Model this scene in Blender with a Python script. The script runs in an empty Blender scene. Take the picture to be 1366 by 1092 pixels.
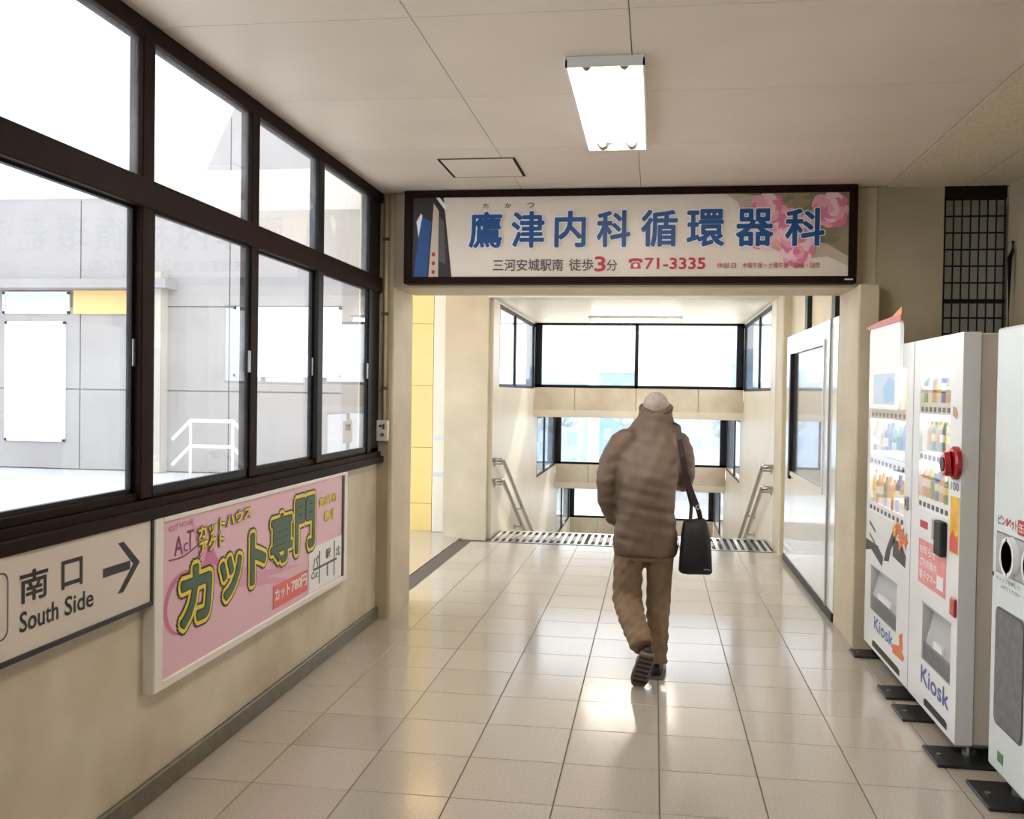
import bpy, bmesh, math, random
from mathutils import Vector, Matrix
random.seed(7)
PI = math.pi
scn = bpy.context.scene
COL = scn.collection

# ------------------------------------------------------------------ camera
F_PX, W_PX = 1300.0, 1366.0
EYE = 1.55
yaw = math.atan(190 / F_PX)
pitch = -math.atan(24 / F_PX * math.cos(yaw))
roll = 0.015
fw = Vector((-math.sin(yaw) * math.cos(pitch), math.cos(yaw) * math.cos(pitch), math.sin(pitch)))
r0 = Vector((math.cos(yaw), math.sin(yaw), 0))
u0 = r0.cross(fw)
rt = r0 * math.cos(roll) + u0 * math.sin(roll)
up = -r0 * math.sin(roll) + u0 * math.cos(roll)
cam_data = bpy.data.cameras.new('camera')
cam_data.sensor_width = 36
cam_data.lens = 36 * F_PX / W_PX
cam_data.clip_start = 0.05
cam_data.clip_end = 800
cam = bpy.data.objects.new('camera', cam_data)
COL.objects.link(cam)
M4 = Matrix((rt, up, -fw)).transposed().to_4x4()
M4.translation = (0, 0, EYE)
cam.matrix_world = M4
scn.camera = cam

# ------------------------------------------------------------------ world, sun, exposure
w = bpy.data.worlds.new('sky')
scn.world = w
w.use_nodes = True
bg = w.node_tree.nodes['Background']
bg.inputs[0].default_value = (0.86, 0.93, 1.0, 1)
bg.inputs[1].default_value = 1.25
sun_d = bpy.data.lights.new('sun', 'SUN')
sun_d.energy = 3.6
sun_d.angle = 0.01
sun_d.color = (1.0, 0.93, 0.8)
sun = bpy.data.objects.new('sun', sun_d)
COL.objects.link(sun)
sun.rotation_euler = Vector((0.10, 0.80, 0.56)).to_track_quat('Z', 'Y').to_euler()
scn.view_settings.view_transform = 'Standard'
scn.view_settings.look = 'None'
scn.view_settings.gamma = 1.0
scn.view_settings.use_curve_mapping = False
scn.view_settings.exposure = 1.3
scn.cycles.max_bounces = 10
scn.cycles.diffuse_bounces = 5
scn.cycles.transparent_max_bounces = 16
TUBE = 24.0

# ------------------------------------------------------------------ materials
def srgb(r, g, b):
    f = lambda c: (c / 255 / 12.92) if c / 255 <= 0.04045 else ((c / 255 + 0.055) / 1.055) ** 2.4
    return (f(r), f(g), f(b), 1)

MATS = {}
def mat(name, rgb, rough=0.6, metal=0.0, var=0.0, scale=8.0, bump=0.0, bscale=60.0, rnd=0.0, spec=0.5, detail=4.0, sub=None, coat=0.0):
    """Principled material with noise colour variation, fine bump and per-object variation."""
    m = bpy.data.materials.new(name)
    m.use_nodes = True
    nt = m.node_tree
    b = nt.nodes['Principled BSDF']
    c = srgb(*rgb)
    b.inputs['Base Color'].default_value = c
    b.inputs['Roughness'].default_value = rough
    b.inputs['Metallic'].default_value = metal
    b.inputs['Specular IOR Level'].default_value = spec
    b.inputs['Coat Weight'].default_value = coat
    tc = nt.nodes.new('ShaderNodeTexCoord')
    if var > 0:
        n = nt.nodes.new('ShaderNodeTexNoise')
        n.inputs['Scale'].default_value = scale
        n.inputs['Detail'].default_value = detail
        nt.links.new(tc.outputs['Object'], n.inputs['Vector'])
        ramp = nt.nodes.new('ShaderNodeValToRGB')
        lo = sub and srgb(*sub) or tuple(x * (1 - var) for x in c[:3]) + (1,)
        hi = tuple(min(1, x * (1 + var * 0.5)) for x in c[:3]) + (1,)
        ramp.color_ramp.elements[0].position = 0.32
        ramp.color_ramp.elements[1].position = 0.66
        ramp.color_ramp.elements[0].color = lo
        ramp.color_ramp.elements[1].color = hi
        nt.links.new(n.outputs['Fac'], ramp.inputs['Fac'])
        out = ramp.outputs['Color']
        if rnd > 0:
            oi = nt.nodes.new('ShaderNodeObjectInfo')
            mr = nt.nodes.new('ShaderNodeMapRange')
            mr.inputs['To Min'].default_value = 1 - rnd
            mr.inputs['To Max'].default_value = 1 + rnd * 0.4
            nt.links.new(oi.outputs['Random'], mr.inputs['Value'])
            vm = nt.nodes.new('ShaderNodeVectorMath')
            vm.operation = 'SCALE'
            nt.links.new(out, vm.inputs[0])
            nt.links.new(mr.outputs[0], vm.inputs['Scale'])
            out = vm.outputs[0]
        nt.links.new(out, b.inputs['Base Color'])
    if bump > 0:
        n2 = nt.nodes.new('ShaderNodeTexNoise')
        n2.inputs['Scale'].default_value = bscale
        n2.inputs['Detail'].default_value = 3
        nt.links.new(tc.outputs['Object'], n2.inputs['Vector'])
        bp = nt.nodes.new('ShaderNodeBump')
        bp.inputs['Strength'].default_value = bump
        bp.inputs['Distance'].default_value = 0.01
        nt.links.new(n2.outputs['Fac'], bp.inputs['Height'])
        nt.links.new(bp.outputs[0], b.inputs['Normal'])
    MATS[name] = m
    return m

def emit(name, rgb, strength):
    m = bpy.data.materials.new(name)
    m.use_nodes = True
    b = m.node_tree.nodes['Principled BSDF']
    b.inputs['Base Color'].default_value = srgb(*rgb)
    b.inputs['Emission Color'].default_value = srgb(*rgb)
    b.inputs['Emission Strength'].default_value = strength
    MATS[name] = m
    return m

def glass(name, tint=(1, 1, 1), haze=0.05, hscale=6.0, ior=1.5):
    """Thin pane: clear, mirror-like reflections by Fresnel, a noise veil of dust."""
    m = bpy.data.materials.new(name)
    m.use_nodes = True
    nt = m.node_tree
    nt.nodes.clear()
    out = nt.nodes.new('ShaderNodeOutputMaterial')
    tr = nt.nodes.new('ShaderNodeBsdfTransparent')
    tr.inputs[0].default_value = (*tint, 1)
    gl = nt.nodes.new('ShaderNodeBsdfGlossy')
    gl.inputs['Roughness'].default_value = 0.0
    # Schlick reflectance from the angle to the pane, the same on both faces of it
    ge = nt.nodes.new('ShaderNodeNewGeometry')
    dt = nt.nodes.new('ShaderNodeVectorMath'); dt.operation = 'DOT_PRODUCT'
    nt.links.new(ge.outputs['Incoming'], dt.inputs[0]); nt.links.new(ge.outputs['Normal'], dt.inputs[1])
    def mth(op, a, b=None):
        q = nt.nodes.new('ShaderNodeMath'); q.operation = op
        for i, val in enumerate((a, b)):
            if val is None: continue
            if isinstance(val, (int, float)): q.inputs[i].default_value = val
            else: nt.links.new(val, q.inputs[i])
        return q.outputs[0]
    r_0 = ((ior - 1) / (ior + 1)) ** 2
    fres = mth('ADD', mth('MULTIPLY', mth('POWER', mth('SUBTRACT', 1.0, mth('ABSOLUTE', dt.outputs['Value'])), 5.0), 1 - r_0), r_0)
    m1 = nt.nodes.new('ShaderNodeMixShader')
    nt.links.new(fres, m1.inputs[0])
    nt.links.new(tr.outputs[0], m1.inputs[1])
    nt.links.new(gl.outputs[0], m1.inputs[2])
    tl = nt.nodes.new('ShaderNodeBsdfTranslucent')
    tl.inputs[0].default_value = (0.9, 0.92, 0.95, 1)
    m2 = nt.nodes.new('ShaderNodeMixShader')
    tc = nt.nodes.new('ShaderNodeTexCoord')
    n = nt.nodes.new('ShaderNodeTexNoise')
    n.inputs['Scale'].default_value = hscale
    n.inputs['Detail'].default_value = 6
    n.inputs['Distortion'].default_value = 1.5
    nt.links.new(tc.outputs['Object'], n.inputs['Vector'])
    mr = nt.nodes.new('ShaderNodeMapRange')
    mr.inputs['From Min'].default_value = 0.3
    mr.inputs['From Max'].default_value = 0.75
    mr.inputs['To Min'].default_value = haze * 0.5
    mr.inputs['To Max'].default_value = haze * 1.6
    nt.links.new(n.outputs['Fac'], mr.inputs['Value'])
    nt.links.new(mr.outputs[0], m2.inputs[0])
    nt.links.new(m1.outputs[0], m2.inputs[1])
    nt.links.new(tl.outputs[0], m2.inputs[2])
    nt.links.new(m2.outputs[0], out.inputs[0])
    MATS[name] = m
    return m

mat('tile', (190, 180, 168), 0.14, spec=0.75, var=0.18, scale=140, bump=0.02, bscale=30, rnd=0.09, detail=6)
mat('grout', (92, 84, 74), 0.8)
mat('ceiling_board', (236, 223, 208), 0.45, var=0.05, scale=1.5, bump=0.03, bscale=14, rnd=0.03)
mat('ceiling_rough', (226, 214, 190), 0.9, var=0.15, scale=60, bump=0.5, bscale=120)
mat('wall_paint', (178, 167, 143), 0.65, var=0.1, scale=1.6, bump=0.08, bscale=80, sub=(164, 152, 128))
mat('wall_dado', (216, 205, 186), 0.5, var=0.12, scale=2.2, bump=0.06, bscale=60, sub=(196, 182, 158))
mat('pillar', (206, 194, 168), 0.55, var=0.12, scale=2.4, bump=0.05, bscale=60)
mat('kerb', (104, 98, 80), 0.45, var=0.25, scale=20)
mat('white_wall', (232, 224, 208), 0.4, var=0.05, scale=2)
mat('yellow_wall', (236, 206, 132), 0.35, var=0.05, scale=1.2)
mat('brown_frame', (36, 18, 11), 0.6, var=0.2, scale=12, spec=0.12)
mat('black_frame', (18, 17, 19), 0.5, spec=0.25)
mat('dark', (14, 14, 16), 0.5)
mat('steel', (190, 190, 190), 0.22, metal=1.0)
mat('alu', (178, 180, 182), 0.35, metal=0.9)
mat('white_gloss', (240, 241, 240), 0.12, coat=0.3, spec=0.6)
mat('white_coat', (240, 242, 243), 0.3, var=0.02, scale=2)
mat('machine_blue_white', (226, 236, 240), 0.25, var=0.02, scale=2)
mat('machine_side', (214, 206, 194), 0.5, var=0.04, scale=3)
mat('flap', (176, 178, 180), 0.25, spec=0.7)
mat('paper', (246, 247, 248), 0.5)
mat('sign_white', (232, 222, 210), 0.3, var=0.03, scale=1)
mat('sign_cream', (226, 216, 204), 0.35, var=0.03, scale=1)
mat('ink_blue', (24, 78, 140), 0.4)
mat('ink_navy', (40, 56, 110), 0.4)
mat('ink_black', (34, 30, 32), 0.4)
mat('ink_grey', (86, 82, 88), 0.4)
mat('ink_red', (190, 36, 50), 0.4)
mat('ink_rust', (176, 96, 84), 0.4)
mat('poster_pink', (232, 190, 204), 0.35, var=0.03, scale=1)
mat('poster_magenta', (206, 116, 160), 0.35)
mat('poster_rose', (224, 160, 188), 0.35)
mat('poster_yellow', (240, 216, 50), 0.35)
mat('poster_pale_yellow', (240, 236, 170), 0.35)
mat('poster_green', (52, 92, 66), 0.35)
mat('poster_red', (226, 96, 92), 0.35)
mat('print_purple', (120, 40, 96), 0.4)
mat('print_brown', (46, 36, 38), 0.4)
mat('print_tan', (206, 190, 168), 0.4)
mat('print_olive', (150, 134, 108), 0.4, var=0.3, scale=6)
mat('rose1', (236, 168, 186), 0.4)
mat('rose2', (222, 128, 158), 0.4)
mat('rose3', (244, 204, 212), 0.4)
mat('leaf_print', (122, 136, 92), 0.4)
mat('orange', (232, 116, 34), 0.4)
mat('sticker_yellow', (244, 200, 40), 0.35, var=0.25, scale=12, sub=(226, 150, 30))
mat('red_gloss', (176, 24, 40), 0.25, coat=0.4)
mat('notice_pink', (238, 150, 152), 0.4, var=0.15, scale=14)
mat('kiosk_blue', (70, 110, 190), 0.4)
mat('kiosk_navy', (70, 84, 160), 0.4)
mat('mesh_grey', (122, 122, 126), 0.6, var=0.2, scale=30)
mat('rubber', (28, 30, 30), 0.45, var=0.2, scale=20)
mat('concrete_out', (162, 157, 155), 0.8, var=0.07, scale=1.2, bump=0.05)
mat('concrete_warm', (190, 182, 168), 0.8, var=0.06, scale=1.2)
mat('deck', (196, 196, 198), 0.5, var=0.04, scale=1.5)
mat('orange_band', (240, 196, 120), 0.5)
mat('asphalt', (150, 152, 156), 0.9, var=0.2, scale=0.4)
mat('far_pale', (178, 200, 222), 0.9)  # pale blue haze of distance put into the building colour
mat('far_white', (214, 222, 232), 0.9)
mat('far_blue', (150, 184, 216), 0.9)  # blue of the towers also carries painted distance haze
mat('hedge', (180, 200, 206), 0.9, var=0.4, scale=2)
mat('jacket', (112, 92, 76), 0.55, var=0.14, scale=7, bump=0.15, bscale=25)
mat('jacket_dark', (70, 56, 50), 0.6)
mat('trousers', (138, 114, 86), 0.75, var=0.16, scale=9, bump=0.2, bscale=20)
mat('skin', (206, 164, 146), 0.5, var=0.06, scale=12)
mat('hair', (176, 158, 150), 0.8, var=0.2, scale=60)
mat('shoe', (28, 27, 32), 0.5)
mat('shoe_sole', (120, 104, 94), 0.7, var=0.3, scale=40)
mat('shoe_white', (220, 216, 214), 0.5)
mat('bag', (16, 16, 18), 0.6, var=0.3, scale=20, bump=0.2, bscale=40)
mat('strap', (58, 42, 46), 0.6)
mat('plastic_white', (238, 234, 226), 0.4)
mat('can_a', (200, 92, 60), 0.35); mat('can_b', (90, 140, 90), 0.35); mat('can_c', (236, 226, 206), 0.35)
mat('can_d', (74, 92, 150), 0.35); mat('can_e', (196, 150, 96), 0.35); mat('can_f', (226, 170, 140), 0.35)
emit('tube_light', (255, 246, 231), TUBE)
emit('warm_tube', (255, 206, 120), 6.0)
emit('display_light', (255, 252, 246), 2.4)
emit('board_light', (244, 244, 246), 0.10)
emit('board_picture', (206, 222, 240), 0.08)
emit('board_sky', (170, 206, 240), 0.08)
mat('print_beige', (198, 185, 162), 0.4, var=0.15, scale=6)
glass('glass_left', haze=0.05, hscale=3)
glass('glass_sash', haze=0.02, hscale=3)
glass('glass_stair', haze=0.03, hscale=3)
glass('glass_front', haze=0.012)

# ------------------------------------------------------------------ builders
ORG = {}
def org(o):
    return ORG.get(o.name, Vector((0, 0, 0))) if o else Vector((0, 0, 0))

def tag(o, label=None, cat=None, group=None, kind=None):
    if label: o['label'] = label
    if cat: o['category'] = cat
    if group: o['group'] = group
    if kind: o['kind'] = kind
    return o

def empty(name, loc, label=None, cat=None, group=None, kind=None):
    o = bpy.data.objects.new(name, None)
    o.empty_display_size = 0.1
    COL.objects.link(o)
    o.location = loc
    ORG[o.name] = Vector(loc)
    return tag(o, label, cat, group, kind)

class MB:
    """Collects faces in world coordinates; build() links them as one mesh object."""
    def __init__(s):
        s.bm = bmesh.new()
    def box(s, x0, x1, y0, y1, z0, z1, bev=0.0, seg=1):
        x0, x1 = sorted((x0, x1)); y0, y1 = sorted((y0, y1)); z0, z1 = sorted((z0, z1))
        vs = [s.bm.verts.new((x, y, z)) for z in (z0, z1) for y in (y0, y1) for x in (x0, x1)]
        fs = [s.bm.faces.new([vs[i] for i in q]) for q in ((0, 2, 3, 1), (4, 5, 7, 6), (0, 1, 5, 4), (2, 6, 7, 3), (0, 4, 6, 2), (1, 3, 7, 5))]
        if bev > 0:
            es = list({e for f in fs for e in f.edges})
            bmesh.ops.bevel(s.bm, geom=es, offset=bev, segments=seg, affect='EDGES', profile=0.5)
        return s
    def poly(s, pts):
        s.bm.faces.new([s.bm.verts.new(p) for p in pts])
        return s
    def prism(s, pts, d):
        """flat polygon thickened along vector d"""
        d = Vector(d)
        a = [s.bm.verts.new(p) for p in pts]
        b = [s.bm.verts.new(Vector(p) + d) for p in pts]
        n = len(a)
        s.bm.faces.new(a[::-1]); s.bm.faces.new(b)
        for i in range(n):
            s.bm.faces.new((a[i], a[(i + 1) % n], b[(i + 1) % n], b[i]))
        bmesh.ops.recalc_face_normals(s.bm, faces=s.bm.faces[:])
        return s
    def tube(s, pts, rad, n=10, caps=True, flat=1.0, ref=None):
        """lofted tube; rad scalar or list of r or (ra, rb)"""
        pts = [Vector(p) for p in pts]
        m = len(pts)
        rads = rad if isinstance(rad, (list, tuple)) else [rad] * m
        rings = []
        refv = Vector(ref) if ref else Vector((0, 0, 1))
        for i, p in enumerate(pts):
            t = (pts[min(i + 1, m - 1)] - pts[max(i - 1, 0)]).normalized()
            a = refv - t * refv.dot(t)
            if a.length < 1e-3:
                a = Vector((1, 0, 0)) - t * t.x
            a.normalize()
            b = t.cross(a)
            r = rads[i]
            ra, rb = r if isinstance(r, (list, tuple)) else (r, r * flat)
            rings.append([s.bm.verts.new(p + a * (ra * math.cos(2 * PI * k / n)) + b * (rb * math.sin(2 * PI * k / n))) for k in range(n)])
        for i in range(m - 1):
            for k in range(n):
                s.bm.faces.new((rings[i][k], rings[i][(k + 1) % n], rings[i + 1][(k + 1) % n], rings[i + 1][k]))
        if caps:
            s.bm.faces.new(rings[0][::-1]); s.bm.faces.new(rings[-1])
        return s
    def rings(s, rl, caps=True):
        """loft explicit rings (lists of points)"""
        R = [[s.bm.verts.new(p) for p in r] for r in rl]
        n = len(R[0])
        for i in range(len(R) - 1):
            for k in range(n):
                s.bm.faces.new((R[i][k], R[i][(k + 1) % n], R[i + 1][(k + 1) % n], R[i + 1][k]))
        if caps:
            s.bm.faces.new(R[0][::-1]); s.bm.faces.new(R[-1])
        return s
    def ball(s, c, r, n=14):
        rx, ry, rz = r if isinstance(r, (list, tuple)) else (r, r, r)
        mt = Matrix.Translation(c) @ Matrix.Diagonal((rx, ry, rz, 1))
        bmesh.ops.create_uvsphere(s.bm, u_segments=n, v_segments=max(6, n // 2 + 1), radius=1, matrix=mt)
        return s
    def build(s, name, m, parent=None, smooth=False):
        bmesh.ops.recalc_face_normals(s.bm, faces=s.bm.faces[:])
        o = org(parent)
        if o.length:
            bmesh.ops.translate(s.bm, verts=s.bm.verts[:], vec=-o)
        me = bpy.data.meshes.new(name)
        s.bm.to_mesh(me); s.bm.free()
        if smooth:
            for p in me.polygons: p.use_smooth = True
        me.materials.append(MATS[m])
        ob = bpy.data.objects.new(name, me)
        COL.objects.link(ob)
        if parent:
            ob.parent = parent
        ORG[ob.name] = o
        return ob

def box(name, m, parent, *a, bev=0.0, seg=1):
    return MB().box(*a, bev=bev, seg=seg).build(name, m, parent)

def solid(name, mb, m, label, cat, parent=None):
    o = mb.build(name, m, parent)
    return tag(o, label, cat, kind='structure')

# a wall surface to print on: maps (u, v) to the world; depth d counts out of the surface
def face_map(kind, at):
    if kind == 'front':  return lambda u, v, d=0: Vector((u, at - d, v))           # faces -Y, u = x
    if kind == 'left':   return lambda u, v, d=0: Vector((at + d, u, v))           # left wall, faces +X, u = y
    if kind == 'right':  return lambda u, v, d=0: Vector((at - d, u, v))           # machines, face -X, u = y (reads towards -y)

def flat(name, m, parent, fm, pts, d, th=0.0012):
    """thin printed piece"""
    a = [fm(u, v, d) for u, v in pts]
    n = fm(0, 0, 1) - fm(0, 0, 0)
    return MB().prism(a, n * th).build(name, m, parent)

def rect(u0, u1, v0, v1):
    return [(u0, v0), (u1, v0), (u1, v1), (u0, v1)]

def ellipse(uc, vc, ru, rv, n=24):
    return [(uc + ru * math.cos(2 * PI * k / n), vc + rv * math.sin(2 * PI * k / n)) for k in range(n)]

def rrect(u0, u1, v0, v1, r, n=5):
    pts = []
    for cu, cv, a0 in ((u1 - r, v0 + r, -PI / 2), (u1 - r, v1 - r, 0), (u0 + r, v1 - r, PI / 2), (u0 + r, v0 + r, PI)):
        for k in range(n + 1):
            a = a0 + PI / 2 * k / n
            pts.append((cu + r * math.cos(a), cv + r * math.sin(a)))
    return pts

DG = None
def glyphs(txt, offset=0.0, res=3):
    cu = bpy.data.curves.new('t', 'FONT')
    cu.body = txt
    cu.size = 1.0
    cu.resolution_u = res
    cu.offset = offset
    cu.extrude = 0.0
    cu.fill_mode = 'FRONT'
    ob = bpy.data.objects.new('t', cu)
    COL.objects.link(ob)
    dg = bpy.context.evaluated_depsgraph_get()
    dg.update()
    me = bpy.data.meshes.new_from_object(ob.evaluated_get(dg))
    vs = [(v.co.x, v.co.y) for v in me.vertices]
    fs = [tuple(p.vertices) for p in me.polygons]
    bpy.data.objects.remove(ob); bpy.data.curves.remove(cu); bpy.data.meshes.remove(me)
    return vs, fs

def text(name, m, parent, fm, items, d, offset=0.0, flip=False, grow=0.0):
    """items: (string, u0, u1, v0, v1) each fitted to its box on the surface; flip when u runs against reading"""
    verts, faces = [], []
    for it in items:
        s, u0, u1, v0, v1 = it[:5]
        b0, _ = glyphs(s, 0.0)
        vs, fs = b0, _
        if not vs: continue
        x0 = min(v[0] for v in b0); x1 = max(v[0] for v in b0)
        y0 = min(v[1] for v in b0); y1 = max(v[1] for v in b0)
        shear = it[5] if len(it) > 5 else 0.0
        # heavier strokes: the same glyph a hair to every side
        em = abs(v1 - v0) / max(0.5, (y1 - y0)) if y1 > y0 else 0.1
        nk = 0 if offset == 0 else (8 if offset < 0.03 else 14)
        shifts = [(0, 0)] + [(math.cos(2 * PI * k / nk) * offset * em, math.sin(2 * PI * k / nk) * offset * em) for k in range(nk)]
        for q, (du, dv) in enumerate(shifts):
            n0 = len(verts)
            for x, y in vs:
                tu = (x - x0) / (x1 - x0); tv = (y - y0) / (y1 - y0) if y1 > y0 else 0.5
                verts.append(fm(u0 + (u1 - u0) * tu + du, v0 + (v1 - v0) * tv + shear * tu + dv, d + q * 0.00002))
            faces += [tuple(i + n0 for i in f) for f in fs]
    o = org(parent)
    me = bpy.data.meshes.new(name)
    me.from_pydata([v - o for v in verts], [], faces)
    me.materials.append(MATS[m])
    ob = bpy.data.objects.new(name, me)
    COL.objects.link(ob)
    ob.parent = parent
    ORG[ob.name] = o
    return ob

def remesh(ob, voxel, smooth_iter=6, fac=0.5):
    md = ob.modifiers.new('r', 'REMESH'); md.mode = 'VOXEL'; md.voxel_size = voxel
    sm = ob.modifiers.new('s', 'SMOOTH'); sm.iterations = smooth_iter; sm.factor = fac
    dg = bpy.context.evaluated_depsgraph_get(); dg.update()
    me = bpy.data.meshes.new_from_object(ob.evaluated_get(dg))
    ob.modifiers.clear()
    old = ob.data; ob.data = me
    if not me.materials: me.materials.append(old.materials[0])
    for p in me.polygons: p.use_smooth = True
    return ob

def copy_tree(o, parent=None, delta=None):
    c = o.copy(); COL.objects.link(c); c.parent = parent
    if delta is not None: c.location = Vector(o.location) + Vector(delta)
    for ch in list(o.children):
        copy_tree(ch, c)
    return c

# ================================================================== STRUCTURE
XL, XR = -1.85, 2.13          # corridor walls
YB = 6.38                     # front of the beam and pillars
YP = 6.90                     # back of them
ZC = 2.865                    # ceiling
BACK = -6.0
XS0, XS1 = -1.70, 1.215       # stairwell
Y0, Y1, Y2, Y3 = 10.1, 13.8, 16.9, 20.0

# ---- floor: base, one object per tile, the rest behind the viewer joined
floor = empty('floor', (0, 0, 0), 'speckled beige stone tile floor of the passage', 'floor', kind='structure')
MB().box(XL - 0.15, XR + 0.15, BACK, 9.86, -0.2, -0.004).build('floor_base', 'grout', floor)
xs = [XL] + [0.045 + 0.3965 * k for k in range(-4, 5)]
ylines = [3.62 + 0.42 * k for k in range(-3, 15)] + [9.86]
tile_mesh = {}
g = 0.0022
for j in range(len(ylines) - 1):
    for i in range(len(xs) - 1):
        w_, h_ = xs[i + 1] - xs[i], ylines[j + 1] - ylines[j]
        key = (round(w_, 3), round(h_, 3))
        if key not in tile_mesh:
            b = MB().box(g, w_ - g, g, h_ - g, -0.012, 0.0)
            top = [e for e in b.bm.edges if all(abs(v.co.z) < 1e-6 for v in e.verts)]
            bmesh.ops.bevel(b.bm, geom=top, offset=0.0015, segments=1, affect='EDGES')
            me = bpy.data.meshes.new('tile'); b.bm.to_mesh(me); b.bm.free()
            me.materials.append(MATS['tile'])
            tile_mesh[key] = me
        o = bpy.data.objects.new('tile', tile_mesh[key])
        COL.objects.link(o)
        o.parent = floor
        o.location = (xs[i], ylines[j], 0)
rest = MB()
ys = [3.62 + 0.42 * k for k in range(-23, -2)]
xs2 = xs + [2.0275, XR]
for j in range(len(ys) - 1):
    for i in range(len(xs2) - 1):
        rest.box(xs2[i] + g, xs2[i + 1] - g, ys[j] + g, ys[j + 1] - g, -0.012, 0)
for j in range(len(ylines) - 1):
    if ylines[j] < YB:
        for a, b_ in ((1.631, 2.0275), (2.0275, XR)):
            rest.box(a + g, b_ - g, ylines[j] + g, ylines[j + 1] - g, -0.012, 0)
o = rest.build('tile_field', 'tile', floor); o['kind'] = 'stuff'

# side passage floor to the left, deck outside the windows
solid('floor_passage', MB().box(-3.5, XL - 0.16, YP - 0.3, 10.6, -0.2, -0.001), 'tile', 'beige floor of the side passage beyond the pillar', 'floor')
solid('floor_deck', MB().box(-22, -3.5, -4, 30, -0.3, -0.01).box(-3.5, XL - 0.16, -4, YP - 0.3, -0.3, -0.01), 'deck', 'pale concrete deck outside the windows', 'floor')

# ---- ceiling
ceil = empty('ceiling', (0, 0, ZC), 'pale boarded ceiling with thin joints', 'ceiling', kind='structure')
MB().box(XL - 0.15, XR + 0.15, BACK, YP, ZC + 0.012, ZC + 0.3).build('ceiling_slab', 'dark', ceil)
xe = [XL, -0.875, -0.11, 1.41]
ye = [BACK] + [1.52 + 0.927 * k for k in range(-6, 6)] + [YB]
gp = 0.0018
for j in range(len(ye) - 1):
    for i in range(len(xe) - 1):
        MB().box(xe[i] + gp, xe[i + 1] - gp, ye[j] + gp, ye[j + 1] - gp, ZC, ZC + 0.014).build('ceiling_panel', 'ceiling_board', ceil)
for a, b_ in ((1.412, 1.88), (1.884, XR + 0.02)):
    MB().box(a + 0.004, b_, BACK, YB, ZC - 0.004, ZC + 0.014).build('rough_ceiling_panel', 'ceiling_rough', ceil)
# ceiling of the hall beyond the beam
solid('ceiling_hall', MB().box(-3.5, 1.6, YP, Y0, ZC, ZC + 0.3), 'ceiling_board', 'ceiling of the hall in front of the stairs', 'ceiling')

# ---- left wall under and beside the windows
wl = MB().box(XL - 0.14, XL, BACK, YB + 0.0, -0.1, 1.075)
wl.box(XL - 0.14, XL, BACK, 0.40, 1.075, ZC)
solid('wall_left', wl, 'wall_dado', 'cream painted wall under the brown window band', 'wall')
solid('baseboard_left', MB().box(XL, XL + 0.022, BACK, YB, 0, 0.085, bev=0.006), 'kerb', 'grey stone kerb along the foot of the left wall', 'baseboard')
# ---- right wall
solid('wall_back_added', MB().box(XL - 0.14, XR + 0.14, BACK - 0.14, BACK, -0.1, ZC + 0.2), 'wall_paint', 'beige wall added behind the viewer to shut out light', 'wall')  # unseen wall added to cut light from the open passage end
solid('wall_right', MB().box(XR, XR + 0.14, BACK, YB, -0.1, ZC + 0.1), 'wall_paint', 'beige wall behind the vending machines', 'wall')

# ---- cross wall: two pillars, beam, right wing with the grille opening
GX0, GX1, GZ0 = 1.755, 2.125, 1.55
pl = solid('wall_pillar_left', MB().box(XL - 0.14, -1.745, YB, YP, -0.1, ZC, bev=0.008), 'pillar', 'cream concrete pillar carrying the box with the switch', 'pillar')
solid('wall_pillar_right', MB().box(1.235, 1.36, 6.26, YP, -0.1, ZC - 0.62, bev=0.008), 'pillar', 'cream concrete pillar beside the tall white machines', 'pillar')
solid('wall_beam', MB().box(-1.745, 1.36, YB, YP, 2.235, ZC, bev=0.006), 'pillar', 'cream beam behind the large clinic sign', 'beam')
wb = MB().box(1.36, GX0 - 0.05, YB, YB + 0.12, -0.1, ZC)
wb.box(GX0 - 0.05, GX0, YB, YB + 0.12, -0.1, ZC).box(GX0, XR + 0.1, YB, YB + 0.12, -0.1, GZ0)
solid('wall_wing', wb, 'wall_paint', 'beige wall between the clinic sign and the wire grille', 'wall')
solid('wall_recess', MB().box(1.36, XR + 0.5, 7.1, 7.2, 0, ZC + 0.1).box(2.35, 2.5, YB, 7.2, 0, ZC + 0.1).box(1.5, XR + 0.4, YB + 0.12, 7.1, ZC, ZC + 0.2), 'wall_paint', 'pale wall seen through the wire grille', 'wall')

solid('wall_pillar_shade', MB().box(XL - 0.13, -1.772, YB - 0.006, YB, 0, ZC), 'wall_paint', 'olive beige strip with the shade of the pillar front in its colour', 'wall')  # darker slab added so the pillar front carries its shade as colour

# ---- hall beyond: right wall, stair front wall, passage walls
wr = MB().box(1.30, 1.36, YP, Y0, -0.1, ZC)
solid('wall_hall_right', wr, 'pillar', 'cream wall above the white steel partition', 'wall')
sf = MB().box(-2.20, XS0 - 0.04, Y0, Y0 + 0.25, -0.1, ZC)
solid('wall_stair_pier_left', sf, 'pillar', 'cream pier between the stairs and the lit side passage', 'wall')
solid('wall_stair_pier_right', MB().box(XS1 + 0.0, 1.36, 9.72, Y0 + 0.1, -0.1, ZC, bev=0.012), 'pillar', 'cream rounded pier to the right of the stairs', 'wall')
solid('wall_header', MB().box(XS0 - 0.04, XS1 + 0.04, Y0 - 0.02, Y0 + 0.14, 2.535, ZC), 'white_wall', 'pale header above the head of the stairs', 'wall')
py = empty('wall_passage', (0, 0, 0), 'yellow panelled wall in the side passage', 'wall', kind='structure')
MB().box(-3.45, -2.80, 10.45, 10.6, -0.1, 3.4).build('concrete_pier', 'concrete_out', py)
MB().box(-2.80, -2.18, 10.56, 10.66, -0.1, 3.4).build('backing', 'grout', py)
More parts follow.
